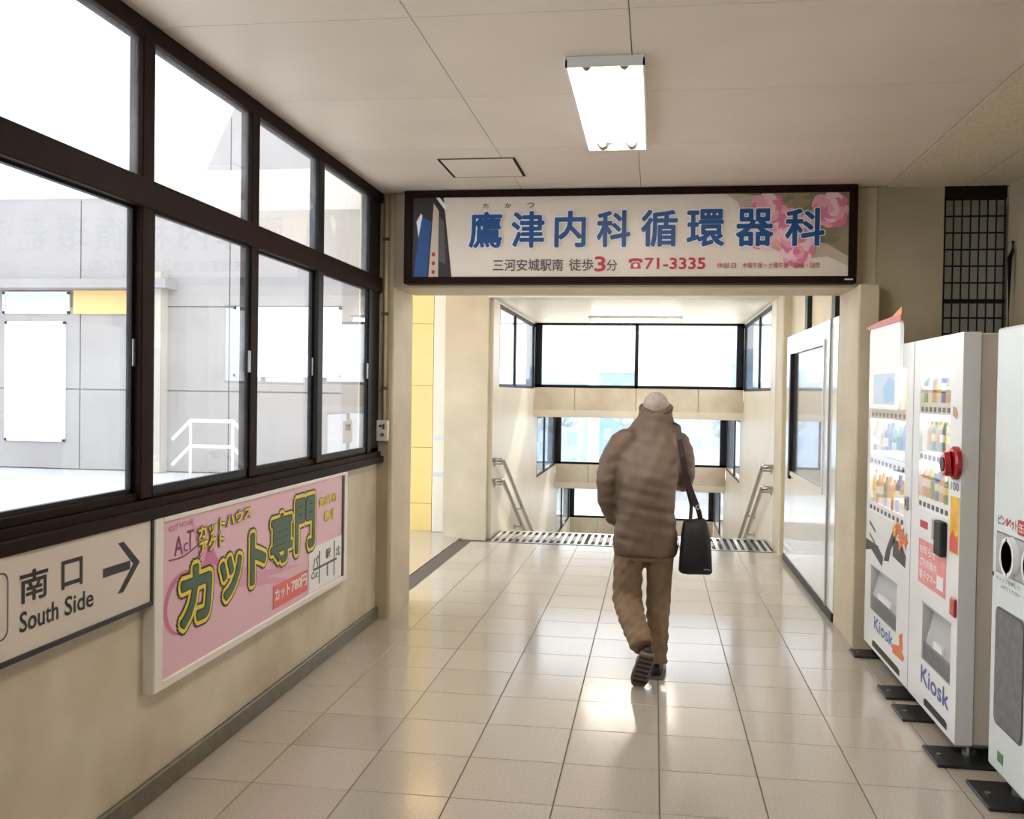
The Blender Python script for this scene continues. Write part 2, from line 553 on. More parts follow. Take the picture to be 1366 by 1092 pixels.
for z0, z1 in ((0.0, 0.30), (0.304, 0.92), (0.924, 1.60), (1.604, 2.28), (2.284, 2.9)):
    MB().box(-2.79, -2.42, 10.5, 10.57, z0, z1).build('wall_panel', 'yellow_wall', py)
MB().box(-2.40, -2.225, 10.44, 10.57, 0, 2.9, bev=0.006).build('door_jamb', 'white_wall', py)
MB().box(-2.215, -2.20, 10.36, 10.5, 0, 2.9).build('dark_joint', 'brown_frame', py)
for z in (0.62, 1.02):
    MB().box(-2.40, -2.225, 10.43, 10.442, z, z + 0.03).build('rail', 'alu', py)

# ---- left window band: brown frame, sashes, panes
WX0, WX1 = XL - 0.035, XL + 0.028
win = empty('window_1', (XL, 0, 1.07), 'long window band with dark brown frames over the left wall', 'window', kind='structure')
yM = [0.40, 1.43, 2.375, 3.32, 4.275, 5.17, 6.12]
y_a, y_b = 0.36, YB - 0.01
MB().box(WX0, WX1, y_a, y_b, ZC - 0.065, ZC - 0.001, bev=0.004).build('head_rail', 'brown_frame', win)
MB().box(WX0, WX1, y_a, y_b, 2.195, 2.30, bev=0.004).build('transom', 'brown_frame', win)
sill = MB().box(WX0, XL + 0.05, y_a, y_b, 1.062, 1.105, bev=0.004).box(WX0, WX1, y_a, y_b, 1.105, 1.135).box(WX0, XL + 0.008, y_a, y_b, 1.135, 1.165, bev=0.003)
sill.build('sill_rail', 'brown_frame', win)
for i, y in enumerate(yM):
    hw = 0.042 if i < 6 else 0.035
    MB().box(WX0, WX1 - 0.006, y - hw, y + hw, 1.14, ZC - 0.03, bev=0.004).build('mullion', 'brown_frame' if i < 5 else 'black_frame', win)
MB().box(WX0, WX1 - 0.02, 6.155, y_b, 1.1, ZC - 0.03).build('end_jamb', 'black_frame', win)
for i in range(len(yM) - 1):
    a, b_ = yM[i] + 0.035, yM[i + 1] - 0.035
    MB().box(XL - 0.004, XL + 0.002, a, b_, 2.29, ZC - 0.05).build('upper_pane', 'glass_left', win)
    # sliding sash in the lower row, frames of dark metal, alternately in two tracks
    xo = XL + 0.004 if i % 2 else XL - 0.018
    st = 0.026
    s_ = MB().box(xo - 0.010, xo + 0.010, a, a + st, 1.15, 2.21).box(xo - 0.010, xo + 0.010, b_ - st, b_, 1.15, 2.21)
    s_.box(xo - 0.010, xo + 0.010, a, b_, 1.15, 1.18).box(xo - 0.010, xo + 0.010, a, b_, 2.185, 2.21)
    sa = s_.build('sash', 'black_frame', win)
    MB().box(xo - 0.003, xo + 0.003, a + st, b_ - st, 1.178, 2.187).build('lower_pane', 'glass_sash', sa)
    MB().box(xo + 0.010, xo + 0.018, b_ - st + 0.002, b_ - 0.002, 1.62, 1.72, bev=0.003).build('pull', 'alu', sa)
# notice taped on the last pane
o = MB().box(XL + 0.0075, XL + 0.0095, 5.62, 5.80, 1.225, 1.36).build('paper_notice', 'paper')
tag(o, 'small white paper notice taped to the window pane by the pillar', 'notice')
fmN = face_map('left', XL + 0.0095)
ORG[o.name] = Vector((0, 0, 0))
text('notice_lettering', 'ink_grey', o, fmN, [('禁煙', 5.66, 5.76, 1.30, 1.34)], 0.0015)

# ---- stairwell: stepped roof, side walls with windows, end windows
stw = 0.12
secs = [(Y0 + 0.12, Y1, 1.60, 2.535, 3), (Y1, Y2, 0.29, 1.22, 4), (Y2, Y3, -1.03, -0.13, 5)]
for n, (ya, yb, zs, zt, k) in enumerate(secs):
    yend = yb
    for side, x in (('left', XS0), ('right', XS1)):
        sx = -1 if side == 'left' else 1
        xa, xb = (x - stw, x) if sx < 0 else (x, x + stw)
        ws = MB().box(xa, xb, ya, yb, -9.5, zs)
        ws.box(xa, xb, ya, ya + 0.40, zs, zt + 0.25)
        ws.box(xa, xb, ya + 0.40, yb, zt - 0.02, zt + 0.25)
        ordn = ('upper', 'middle', 'lower')[n]
        solid('wall_stair_%s' % side, ws, 'white_wall', '%s wall of the %s flight of the stairs' % ('pale left-hand' if sx < 0 else 'pale right-hand', ordn), 'wall')
        wv = empty('window_%d' % (2 + n * 3 + (0 if sx < 0 else 1)), (x, ya + 0.4, zs), 'side window in the %s wall above the %s flight' % ('left-hand' if sx < 0 else 'right-hand', ordn), 'window', kind='structure')
        fx0, fx1 = (xb - 0.03, xb) if sx < 0 else (xa, xa + 0.03)
        xm = (fx0 + fx1) / 2
        ymid = ya + 0.40 + (yb - ya - 0.4) * 0.40
        fr = MB()
        fr.box(fx0, fx1, ya + 0.40, ya + 0.43, zs, zt - 0.02).box(fx0, fx1, yb - 0.09, yb - 0.01, zs, zt - 0.02)
        fr.box(fx0, fx1, ya + 0.4, yb, zs, zs + 0.03).box(fx0, fx1, ya + 0.4, yb, zt - 0.06, zt - 0.02)
        fr.build('window_frame', 'black_frame', wv)
        MB().box(fx0, fx1, ymid - 0.04, ymid + 0.04, zs, zt - 0.02).build('mullion', 'black_frame', wv)
        MB().box(xm - 0.003, xm + 0.003, ya + 0.43, ymid - 0.04, zs + 0.03, zt - 0.06).build('pane', 'glass_stair', wv)
        MB().box(xm - 0.003, xm + 0.003, ymid + 0.04, yb - 0.09, zs + 0.03, zt - 0.06).build('pane', 'glass_stair', wv)
    # roof slab
    solid('ceiling_stair', MB().box(XS0 - stw, XS1 + stw, ya + (0.125 if n else 0), yb + 0.1, zt, zt + 0.18), 'white_wall', 'pale ceiling over the %s flight of the stairs' % ('upper', 'middle', 'lower')[n], 'ceiling')
    # end window
    we = empty('window_%d' % (4 + n * 3), (0, yb, zs), 'wide end window across the stairwell, %s of three' % ('topmost', 'middle', 'lowest')[n], 'window', kind='structure')
    fr = MB()
    zz = zs + 0.02
    fr.box(XS0, XS0 + 0.10, yb, yb + 0.08, zz, zt - 0.01).box(XS1 - 0.10, XS1, yb, yb + 0.08, zz, zt - 0.01)
    fr.box(XS0, XS1, yb, yb + 0.08, zz, zz + 0.04).box(XS0, XS1, yb, yb + 0.08, zt - 0.03, zt)
    fr.build('window_frame', 'black_frame', we)
    xc = -0.26
    MB().box(xc - 0.025, xc + 0.025, yb, yb + 0.07, zz, zt - 0.01).build('mullion', 'black_frame', we)
    MB().box(XS0 + 0.1, xc - 0.025, yb + 0.035, yb + 0.041, zz + 0.04, zt - 0.03).build('pane', 'glass_stair', we)
    MB().box(xc + 0.025, XS1 - 0.1, yb + 0.035, yb + 0.041, zz + 0.04, zt - 0.03).build('pane', 'glass_stair', we)
    # spandrel with separate facing panels, pale lip below
    zlow = zs - 0.40 if n < 2 else -9.0
    sp = empty('wall_spandrel', (0, yb, zs), 'cream panelled spandrel under the %s end window' % ('topmost', 'middle', 'lowest')[n], 'wall', kind='structure')
    MB().box(XS0, XS1, yb + 0.02, yb + 0.12, zlow, zz).build('backing', 'white_wall', sp)
    MB().box(XS0, XS1, yb - 0.03, yb + 0.02, zlow, zlow + 0.10 if n < 2 else zs - 0.32).build('lip', 'white_wall', sp)
    px = [XS0, -1.12, -0.26, 0.60, XS1]
    for i in range(4):
        MB().box(px[i] + 0.005, px[i + 1] - 0.005, yb, yb + 0.02, zs - 0.30, zs + 0.018).build('facing_panel', 'wall_dado', sp)

# stairs
stairs = empty('stairs', (0, 10.75, 0), 'grey concrete stairs leading down to the exit', 'stairs', kind='structure')
rise, run = 0.15, 0.345
nstep = 27
smesh = None
for k in range(nstep):
    z = -rise * (k + 1); y = 10.75 + run * k
    if smesh is None:
        so = MB().box(XS0, XS1, 0, run + 0.03, -0.5, 0).build('stair_step', 'concrete_warm')
        smesh = so.data; ORG.pop(so.name, None)
        so.parent = stairs; so.location = (0, y - 10.75, z)
        no = MB().box(XS0 + 0.15, XS1 - 0.15, 0.005, 0.05, 0, 0.004).build('nosing', 'kerb')
        nmesh = no.data; no.parent = so
    else:
        so = bpy.data.objects.new('stair_step', smesh); COL.objects.link(so); so.parent = stairs; so.location = (0, y - 10.75, z)
        no = bpy.data.objects.new('nosing', nmesh); COL.objects.link(no); no.parent = so
solid('floor_landing', MB().box(-3.5, XS1 + 0.15, 9.86, 10.75, -0.4, -0.02), 'grout', 'strip of floor at the head of the stairs', 'floor')
# grating at the head of the stairs
gr = empty('floor_grating', (0, 10.3, 0), 'steel drain grating across the head of the stairs', 'grating')
MB().box(XS0 + 0.02, XS1 - 0.02, 9.88, 9.93, -0.02, 0.004).box(XS0 + 0.02, XS1 - 0.02, 10.66, 10.72, -0.02, 0.004).build('grating_frame', 'steel', gr)
b0 = MB().box(XS0 + 0.04, XS0 + 0.075, 9.93, 10.66, -0.018, 0.002).build('grating_bar', 'steel', gr)
nb = 40
for k in range(1, nb):
    c = b0.copy(); COL.objects.link(c); c.parent = gr; c.location.x += k * (XS1 - XS0 - 0.115) / (nb - 1)

# stair handrails (two rails each side, with brackets)
for side, x, sx in (('left', XS0, 1), ('right', XS1, -1)):
    hr = empty('stair_handrail', (x, 10.3, 0.6), ('double steel handrail on the stair wall beside the lit side passage' if sx > 0 else 'double steel handrail on the stair wall beside the white partition'), 'handrail', group='stair handrails')
    xr = x + sx * 0.085
    for zt in (0.82, 0.60):
        pts = [(x + sx * 0.005, 10.25, zt), (xr, 10.25, zt), (xr, 10.42, zt)] + [(xr, 10.42 + 0.3 * i, zt - 0.435 * 0.3 * i) for i in range(1, 31)]
        MB().tube(pts, 0.023, 10).build('rail', 'steel', hr, smooth=True)
        for i in range(6):
            yy = 10.36 + i * 1.6
            zz = zt - max(0, yy - 10.42) * 0.435
            MB().tube([(x, yy, zz - 0.05), (xr, yy, zz - 0.05), (xr, yy, zz - 0.01)], 0.011, 8).build('bracket', 'steel', hr)
            MB().tube([(x, yy, zz - 0.05), (x + sx * 0.012, yy, zz - 0.05)], 0.032, 12).build('wall_plate', 'steel', hr)

# ---- white steel partition on the right of the hall
sp = empty('steel_partition', (1.26, 8.2, 0), 'tall glossy white steel partition with a framed window along the hall', 'partition')
MB().box(1.235, 1.295, 6.92, 9.5, 0.06, 0.86).box(1.235, 1.295, 6.92, 9.5, 1.95, 2.10).box(1.235, 1.295, 6.92, 7.45, 0.86, 1.95).box(1.235, 1.295, 9.18, 9.5, 0.86, 1.95).build('panel', 'white_gloss', sp)
MB().box(1.222, 1.235, 7.45, 9.16, 0.83, 0.87).box(1.222, 1.235, 7.45, 9.16, 1.93, 1.97).box(1.222, 1.235, 7.41, 7.45, 0.83, 1.97).build('window_trim', 'white_gloss', sp)
MB().box(1.215, 1.25, 9.10, 9.18, 0.80, 1.93).build('dark_stile', 'black_frame', sp)
MB().box(1.25, 1.256, 7.45, 9.18, 0.86, 1.95).build('pane', 'glass_front', sp)
MB().box(1.275, 1.29, 7.45, 9.18, 0.86, 1.95).build('blind', 'white_coat', sp)
MB().box(1.222, 1.236, 7.17, 7.20, 0.06, 2.10).build('joint_strip', 'alu', sp)
MB().box(1.225, 1.297, 6.92, 9.5, 0.0, 0.06).build('kick_plate', 'dark', sp)
for yy, lab in ((7.22, 'black strip for the shaded gap above the white partition, next to the cream pillar by the machines'), (8.50, 'black strip for the shaded gap above the white partition, nearer the pier by the stairs')):
    o = MB().box(1.262, 1.30, yy, yy + 0.14, 2.10, ZC).build('gap_strip', 'dark')  # black strip put where the gap above the partition is in shade
    tag(o, lab, 'post', group='shaded gap strips above the partition')

# ================================================================== LEFT OF THE WINDOWS: building across the deck
YA = 16.7; XA = -5.4
an = empty('concrete_building', (-10, YA, 0), 'grey concrete building with a sloped gable across the deck', 'building')
body = MB()
body.prism([(-24, YA, 0), (XA, YA, 0), (XA, YA, 11.1), (-8.32, YA, 5.0), (-24, YA, 5.0)], (0, 9.5, 0))
body.build('wall', 'concrete_out', an)
jz = [0.0, 1.475, 3.0]
cols = [-14.2, -12.6, -10.5, -9.1, -7.6, XA]
for i in range(len(cols) - 1):
    for j in range(2):
        x0, x1, z0, z1 = cols[i], cols[i + 1], jz[j], jz[j + 1]
        MB().box(x0 + 0.012, x1 - 0.012, YA - 0.05, YA, z0 + 0.012, z1 - 0.012).build('facing_slab', 'concrete_out', an)
MB().prism([(-9.1, YA, 3.012), (-7.612, YA, 3.012), (-7.612, YA, 6.40), (-8.32, YA, 4.93), (-9.1, YA, 4.93)], (0, -0.05, 0)).build('facing_slab', 'concrete_out', an)
MB().box(-7.588, XA - 0.01, YA - 0.05, YA, 3.02, 5.2).build('facing_slab', 'concrete_out', an)
MB().prism([(-7.588, YA, 5.22), (XA - 0.01, YA, 5.22), (XA - 0.01, YA, 10.95), (-7.588, YA, 6.42)], (0, -0.05, 0)).build('facing_slab', 'concrete_out', an)
for i in range(3):
    MB().box(cols[i] + 0.012, cols[i + 1] - 0.012, YA - 0.05, YA, 3.47, 4.95).build('facing_slab', 'concrete_out', an)
MB().box(-9.1, -8.78, YA - 0.32, YA - 0.05, 0, 3.6).build('column', 'concrete_warm', an)
MB().box(-14.2, -8.6, YA - 0.5, YA - 0.05, 3.30, 3.46).build('canopy_beam', 'concrete_out', an)
MB().box(-10.6, -9.3, YA - 0.12, YA - 0.05, 2.86, 3.29).build('orange_band', 'orange_band', an)
def far_window(parent, x0, x1, z0, z1, y):
    f = MB().box(x0, x1, y - 0.06, y - 0.02, z0, z0 + 0.05).box(x0, x1, y - 0.06, y - 0.02, z1 - 0.05, z1).box(x0, x0 + 0.05, y - 0.06, y - 0.02, z0, z1).box(x1 - 0.05, x1, y - 0.06, y - 0.02, z0, z1).build('window', 'white_coat', parent)
    MB().box(x0 + 0.05, x1 - 0.05, y - 0.035, y - 0.025, z0 + 0.05, z1 - 0.05).build('window_pane', 'far_white', f)
far_window(an, -12.0, -10.78, 0.5, 2.72, YA - 0.03)
far_window(an, -12.05, -10.7, 2.86, 3.27, YA - 0.03)
far_window(an, -7.5, -5.5, 1.75, 3.0, YA - 0.03)
# white handrails on the deck
rl = empty('deck_railing', (-6.9, 14.4, 0), 'white tubular stair railing on the deck outside the window', 'railing')
for z in (1.02, 0.62):
    MB().tube([(-7.5, 14.4, z - 0.3), (-7.2, 14.4, z), (-6.5, 14.4, z), (-6.15, 14.4, z - 0.32)], 0.03, 10).build('rail', 'white_coat', rl, smooth=True)
for x in (-7.2, -6.5):
    MB().tube([(x, 14.4, 0), (x, 14.4, 1.02)], 0.022, 8).build('post', 'white_coat', rl, smooth=True)

# ================================================================== OUTSIDE BEYOND THE STAIRS
solid('ground', MB().box(-160, 160, 22, 420, -9.6, -9.2), 'asphalt', 'pale ground beyond the stairs', 'ground')
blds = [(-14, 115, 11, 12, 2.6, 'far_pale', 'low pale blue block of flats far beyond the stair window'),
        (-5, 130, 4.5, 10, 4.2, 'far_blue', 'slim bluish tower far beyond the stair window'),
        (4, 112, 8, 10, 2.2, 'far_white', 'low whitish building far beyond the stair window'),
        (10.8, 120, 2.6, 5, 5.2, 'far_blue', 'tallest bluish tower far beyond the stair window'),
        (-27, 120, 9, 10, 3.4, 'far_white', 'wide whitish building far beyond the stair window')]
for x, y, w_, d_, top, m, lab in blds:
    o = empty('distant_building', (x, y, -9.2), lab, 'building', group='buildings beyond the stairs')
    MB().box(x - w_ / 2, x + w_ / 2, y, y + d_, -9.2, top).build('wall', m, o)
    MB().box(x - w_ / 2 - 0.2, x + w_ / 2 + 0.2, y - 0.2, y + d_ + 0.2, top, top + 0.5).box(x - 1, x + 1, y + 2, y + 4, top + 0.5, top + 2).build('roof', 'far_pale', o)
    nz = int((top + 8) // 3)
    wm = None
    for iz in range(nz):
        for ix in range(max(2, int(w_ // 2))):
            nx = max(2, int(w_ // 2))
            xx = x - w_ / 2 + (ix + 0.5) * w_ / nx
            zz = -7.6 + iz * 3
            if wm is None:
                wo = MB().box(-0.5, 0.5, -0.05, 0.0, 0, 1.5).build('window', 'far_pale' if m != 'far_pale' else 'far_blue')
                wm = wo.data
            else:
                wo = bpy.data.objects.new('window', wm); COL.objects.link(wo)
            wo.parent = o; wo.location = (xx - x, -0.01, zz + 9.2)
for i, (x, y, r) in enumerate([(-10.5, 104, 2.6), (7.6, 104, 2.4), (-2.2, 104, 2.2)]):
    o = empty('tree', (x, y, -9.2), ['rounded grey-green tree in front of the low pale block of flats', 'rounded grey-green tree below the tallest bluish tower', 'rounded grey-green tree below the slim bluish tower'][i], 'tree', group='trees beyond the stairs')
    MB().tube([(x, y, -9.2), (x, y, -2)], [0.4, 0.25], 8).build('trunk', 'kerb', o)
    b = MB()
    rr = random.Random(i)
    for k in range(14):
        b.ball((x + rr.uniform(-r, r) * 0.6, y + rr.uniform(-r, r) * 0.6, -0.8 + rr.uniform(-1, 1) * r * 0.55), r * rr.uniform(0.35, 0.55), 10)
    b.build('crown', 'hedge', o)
o = MB().box(-40, 40, 46, 46.5, -9.2, -7.2).build('boundary_wall', 'far_white'); tag(o, 'long low whitish boundary wall beyond the stairs', 'wall')

# ================================================================== CEILING FIXTURES
def ceiling_lamp(cx, y0, y1, label):
    o = empty('ceiling_lamp', (cx, (y0 + y1) / 2, ZC), label, 'lamp', group='fluorescent ceiling lamps')
    hw = 0.155; zb = ZC - 0.042
    MB().box(cx - hw, cx + hw, y0, y1, ZC - 0.012, ZC - 0.001).build('housing', 'white_coat', o)
    MB().box(cx - hw, cx - hw + 0.008, y0, y1, zb, ZC - 0.012).box(cx + hw - 0.008, cx + hw, y0, y1, zb, ZC - 0.012).box(cx - hw, cx + hw, y0, y0 + 0.008, zb, ZC - 0.012).box(cx - hw, cx + hw, y1 - 0.008, y1, zb, ZC - 0.012).build('rim', 'white_coat', o)
    MB().prism([(cx - 0.012, y0 + 0.01, ZC - 0.012), (cx + 0.012, y0 + 0.01, ZC - 0.012), (cx, y0 + 0.01, zb + 0.004)], (0, y1 - y0 - 0.02, 0)).build('ridge_reflector', 'white_coat', o)
    for s in (-1, 1):
        x = cx + s * 0.075
        MB().tube([(x, y0 + 0.06, zb + 0.022), (x, y1 - 0.06, zb + 0.022)], 0.0165, 14).build('fluorescent_tube', 'tube_light', o, smooth=True)
        for yy, e in ((y0 + 0.01, y0 + 0.062), (y1 - 0.062, y1 - 0.01)):
            MB().tube([(x, yy, zb + 0.022), (x, e, zb + 0.022)], 0.021, 14).build('lamp_socket', 'kerb', o, smooth=True)
ceiling_lamp(-0.215, 3.83, 5.16, 'twin-tube fluorescent lamp in front of the clinic sign')
ceiling_lamp(-0.215, 0.3, 1.63, 'added unseen twin-tube lamp over the near end of the window band')  # out of view, added to brighten the ceiling, walls and near floor
ceiling_lamp(-0.215, 7.8, 9.13, 'added unseen twin-tube lamp in the hall behind the beam')  # hidden behind the sign, added to brighten the hall
# stair lamp
o = empty('stair_lamp', (-0.25, 12.6, 2.535), 'slim batten lamp across the ceiling over the stairs', 'lamp')
MB().box(-0.86, 0.34, 12.52, 12.66, 2.50, 2.534, bev=0.006).build('housing', 'white_coat', o)
MB().tube([(-0.82, 12.59, 2.478), (0.30, 12.59, 2.478)], 0.016, 12).build('fluorescent_tube', 'tube_light', o, smooth=True)
for x in (-0.845, 0.30):
    MB().box(x, x + 0.025, 12.57, 12.61, 2.455, 2.502).build('lamp_socket', 'plastic_white', o)
# passage lamp (warm)
o = empty('passage_lamp', (-2.35, 9.3, 2.7), 'warm batten lamp hung in the side passage', 'lamp')
MB().box(-2.62, -1.98, 9.30, 9.42, 2.52, 2.58, bev=0.006).build('housing', 'white_coat', o)
MB().tube([(-2.58, 9.36, 2.498), (-2.02, 9.36, 2.498)], 0.018, 12).build('fluorescent_tube', 'warm_tube', o, smooth=True)
for x in (-2.5, -2.1):
    MB().tube([(x, 9.36, 2.58), (x, 9.36, ZC)], 0.008, 8).build('hanger', 'white_coat', o)
# inspection hatch
o = empty('ceiling_hatch', (-1.03, 5.67, ZC), 'square inspection hatch with a dark edge in the ceiling', 'hatch')
for xa in (-1.245, -0.815):
    MB().box(xa, xa + 0.014, 5.44, 5.90, ZC - 0.006, ZC).build('hatch_frame', 'brown_frame', o)
MB().box(-1.232, -0.815, 5.445, 5.895, ZC - 0.005, ZC).build('hatch_panel', 'ceiling_board', o)
for y_ in (5.436, 5.895):
    MB().box(-1.245, -0.80, y_, y_ + 0.005, ZC - 0.006, ZC).build('hatch_edge', 'kerb', o)

# ================================================================== CLINIC SIGN
SX0, SX1, SZ0, SZ1 = -1.655, 1.222, 2.252, 2.862
sg = empty('clinic_sign', (-0.2, YB, SZ0), 'long framed clinic sign with blue characters and pink roses', 'sign')
SY = 6.29
MB().box(SX0, SX1, SY + 0.004, YB, SZ0 + 0.01, SZ1 - 0.004).build('sign_board', 'sign_white', sg)
fr = MB().box(SX0, SX1, SY - 0.012, YB, SZ1 - 0.045, SZ1, bev=0.004).box(SX0, SX1, SY - 0.012, YB, SZ0, SZ0 + 0.045, bev=0.004)
fr.box(SX0, SX0 + 0.05, SY - 0.012, YB, SZ0 + 0.045, SZ1 - 0.045).box(SX1 - 0.05, SX1, SY - 0.012, YB, SZ0 + 0.045, SZ1 - 0.045)
fr.build('sign_frame', 'brown_frame', sg)
fm = face_map('front', SY + 0.004)
a0, a1, c0, c1 = SX0 + 0.05, SX1 - 0.05, SZ0 + 0.045, SZ1 - 0.045
flat('photo_building', 'print_brown', sg, fm, [(a0, c0), (-1.335, c0), (-1.395, c1), (a0, c1)], 0.0005)
flat('photo_banner', 'ink_blue', sg, fm, [(-1.59, c0), (-1.50, c0), (-1.475, 2.66), (-1.545, 2.70)], 0.002)
flat('photo_column', 'print_tan', sg, fm, [(-1.49, c0), (-1.425, c0), (-1.425, 2.73), (-1.46, 2.78)], 0.002)
flat('photo_sky', 'paper', sg, fm, [(-1.445, c1), (-1.42, c1), (-1.375, 2.76), (-1.38, 2.73)], 0.002)
flat('photo_windows', 'ink_grey', sg, fm, [(-1.42, 2.40), (-1.375, 2.38), (-1.39, 2.66), (-1.42, 2.69)], 0.002)
for k in range(3):
    flat('photo_mark', 'ink_red', sg, fm, ellipse(-1.458, 2.33 + 0.058 * k, 0.012, 0.014, 10), 0.0035)
flat('photo_gable', 'paper', sg, fm, [(-1.575, 2.66), (-1.545, 2.715), (-1.535, 2.70), (-1.56, 2.56)], 0.003)
# roses
flat('rose_background', 'print_beige', sg, fm, [(0.50, 2.76), (0.42, c1), (a1, c1), (a1, 2.36), (1.05, 2.42), (0.86, 2.40), (0.66, 2.50), (0.55, 2.62)], 0.0002, 0.0003)
flat('rose_background', 'print_olive', sg, fm, [(0.62, 2.80), (0.50, c1), (a1, c1), (a1, 2.42), (1.04, 2.50), (0.80, 2.55), (0.70, 2.66)], 0.0005)
def rose(cu, cv, r, seed, layer):
    rr = random.Random(seed)
    ro = empty('rose_print', tuple(fm(cu, cv, layer)))
    ro.parent = sg; ro.location = fm(cu, cv, layer) - org(sg)
    for ring, (nr, rad, pr) in enumerate(((8, 0.62, 0.46), (6, 0.40, 0.40), (4, 0.18, 0.34), (1, 0.0, 0.2))):
        for k in range(nr):
            a = 2 * PI * k / nr + ring * 0.5 + rr.uniform(-.2, .2)
            pu, pv = cu + rad * r * math.cos(a), cv + rad * r * math.sin(a)
            m = ('rose3', 'rose1', 'rose2')[(k + ring + seed) % 3]
            q = pr * r * rr.uniform(0.85, 1.15)
            pts = [(pu + q * math.cos(t * 2 * PI / 14) * (1 + 0.12 * math.sin(3 * t * 2 * PI / 14 + a)), pv + q * math.sin(t * 2 * PI / 14) * 0.92) for t in range(14)]
            pts = [(min(a1 - 0.002, max(a0, u)), min(c1 - 0.002, max(c0 + 0.002, v))) for u, v in pts]
            a_ = [fm(u, v, layer + 0.0012 * ring + 0.0001 * k) for u, v in pts]
            MB().prism(a_, (0, -0.0008, 0)).build('petal', m, ro)
rose(0.68, 2.71, 0.11, 1, 0.002)
rose(0.83, 2.58, 0.135, 2, 0.003)
rose(0.66, 2.56, 0.10, 3, 0.0025)
rose(0.86, 2.45, 0.10, 5, 0.002)
rose(1.06, 2.71, 0.115, 4, 0.003)
for u, v, s in ((0.62, 2.79, 0.03), (0.80, 2.78, 0.045), (0.93, 2.72, 0.05), (1.08, 2.52, 0.05), (0.93, 2.79, 0.035)):
    flat('leaf', 'leaf_print', sg, fm, [(u - s, v - s * 0.3), (u, v - s * 0.5), (u + s, v + s * 0.3), (u, v + s * 0.5)], 0.0018)
# characters, each fitted to its measured box
k_ = lambda px: (px - 540) / (1143 - 540) * (1.222 + 1.655) - 1.655
big = [('鷹', 632, 676), ('津', 691, 734), ('内', 750, 790), ('科', 807, 850), ('循', 866, 912), ('環', 926, 973), ('器', 990, 1036), ('科', 1053, 1101)]
items = [(c, k_(a), k_(b), 2.490, 2.715) for c, a, b in big]
text('outline_lettering', 'paper', sg, fm, [i for i in items], 0.0085, offset=0.048)
text('clinic_lettering', 'ink_blue', sg, fm, items, 0.0105, offset=0.024)
text('furigana_lettering', 'ink_grey', sg, fm, [('た', k_(650), k_(658), 2.745, 2.775), ('か', k_(680), k_(689), 2.745, 2.775), ('つ', k_(711), k_(720), 2.745, 2.775)], 0.004, offset=0.01)
text('address_lettering', 'ink_grey', sg, fm, [('三河安城駅南', k_(665), k_(761), 2.335, 2.412)], 0.004, offset=0.01)
text('walk_lettering', 'ink_grey', sg, fm, [('徒歩', k_(769), k_(802), 2.335, 2.412)], 0.004, offset=0.01)
text('minute_lettering', 'ink_grey', sg, fm, [('分', k_(820), k_(834), 2.335, 2.405)], 0.004, offset=0.01)
text('minutes_lettering', 'ink_red', sg, fm, [('3', k_(804), k_(818), 2.332, 2.425)], 0.004, offset=0.02)
text('telephone_lettering', 'ink_red', sg, fm, [('71-3335', k_(871), k_(950), 2.345, 2.415)], 0.004, offset=0.022)
tp = MB()
tu = k_(849); tw = k_(868) - tu
for pts in ([(0.12, 0), (0.88, 0), (0.80, 0.5), (0.62, 0.62), (0.38, 0.62), (0.20, 0.5)], [(0, 0.60), (0.22, 0.58), (0.26, 0.72), (0.74, 0.72), (0.78, 0.58), (1, 0.60), (0.97, 0.9), (0.7, 1.0), (0.3, 1.0), (0.03, 0.9)]):
    tp.prism([fm(tu + u * tw, 2.348 + v * 0.066, 0.003) for u, v in pts], (0, -0.001, 0))
tp.build('telephone_symbol', 'ink_red', sg)
flat('telephone_dial', 'paper', sg, fm, ellipse(tu + tw * 0.5, 2.368, tw * 0.16, 0.013, 14), 0.0045)
text('small_lettering', 'ink_rust', sg, fm, [('休診日', k_(965), k_(990), 2.348, 2.382)], 0.009, offset=0.01)
text('small_lettering', 'ink_rust', sg, fm, [('木曜午後・土曜午後・日曜・祝日', k_(998), k_(1096), 2.348, 2.382)], 0.009, offset=0.01)
MB().box(1.15, 1.20, SY - 0.014, SY - 0.012, 2.272, 2.28).build('maker_plate', 'paper', sg)

# ================================================================== LEFT WALL: SIGN, POSTER, SWITCH
ss = empty('direction_sign', (XL, 2.7, 0.76), 'white south exit direction sign with black arrow under the windows', 'sign')
MB().box(XL, XL + 0.038, 1.75, 3.325, 0.762, 1.06).build('sign_board', 'sign_cream', ss)
MB().box(XL, XL + 0.044, 1.745, 3.335, 0.748, 0.764).box(XL, XL + 0.044, 3.322, 3.338, 0.764, 1.06).build('sign_frame', 'ink_black', ss)
fl_ = face_map('left', XL + 0.038)
for it in (('南', 2.582, 2.712, 0.912, 1.002), ('口', 2.783, 2.892, 0.914, 1.0)):
    text('exit_lettering', 'ink_black', ss, fl_, [it], 0.001, offset=0.022)
text('south_side_lettering', 'ink_black', ss, fl_, [('South', 2.582, 2.765, 0.828, 0.886)], 0.001, offset=0.016)
text('south_side_lettering', 'ink_black', ss, fl_, [('Side', 2.80, 2.955, 0.828, 0.886)], 0.001, offset=0.016)
ar = MB()
for pts in ([(3.012, 0.908), (3.18, 0.908), (3.18, 0.938), (3.012, 0.938)],
            [(3.103, 1.01), (3.138, 1.01), (3.245, 0.923), (3.138, 0.836), (3.103, 0.836), (3.202, 0.923)]):
    ar.prism([fl_(u, v, 0.0005) for u, v in pts], (0.0012, 0, 0))
ar.build('arrow', 'ink_black', ss)
bx_ = MB()
ro = rrect(2.10, 2.53, 0.825, 1.018, 0.03); ri = rrect(2.105, 2.525, 0.83, 1.013, 0.026)
n = len(ro)
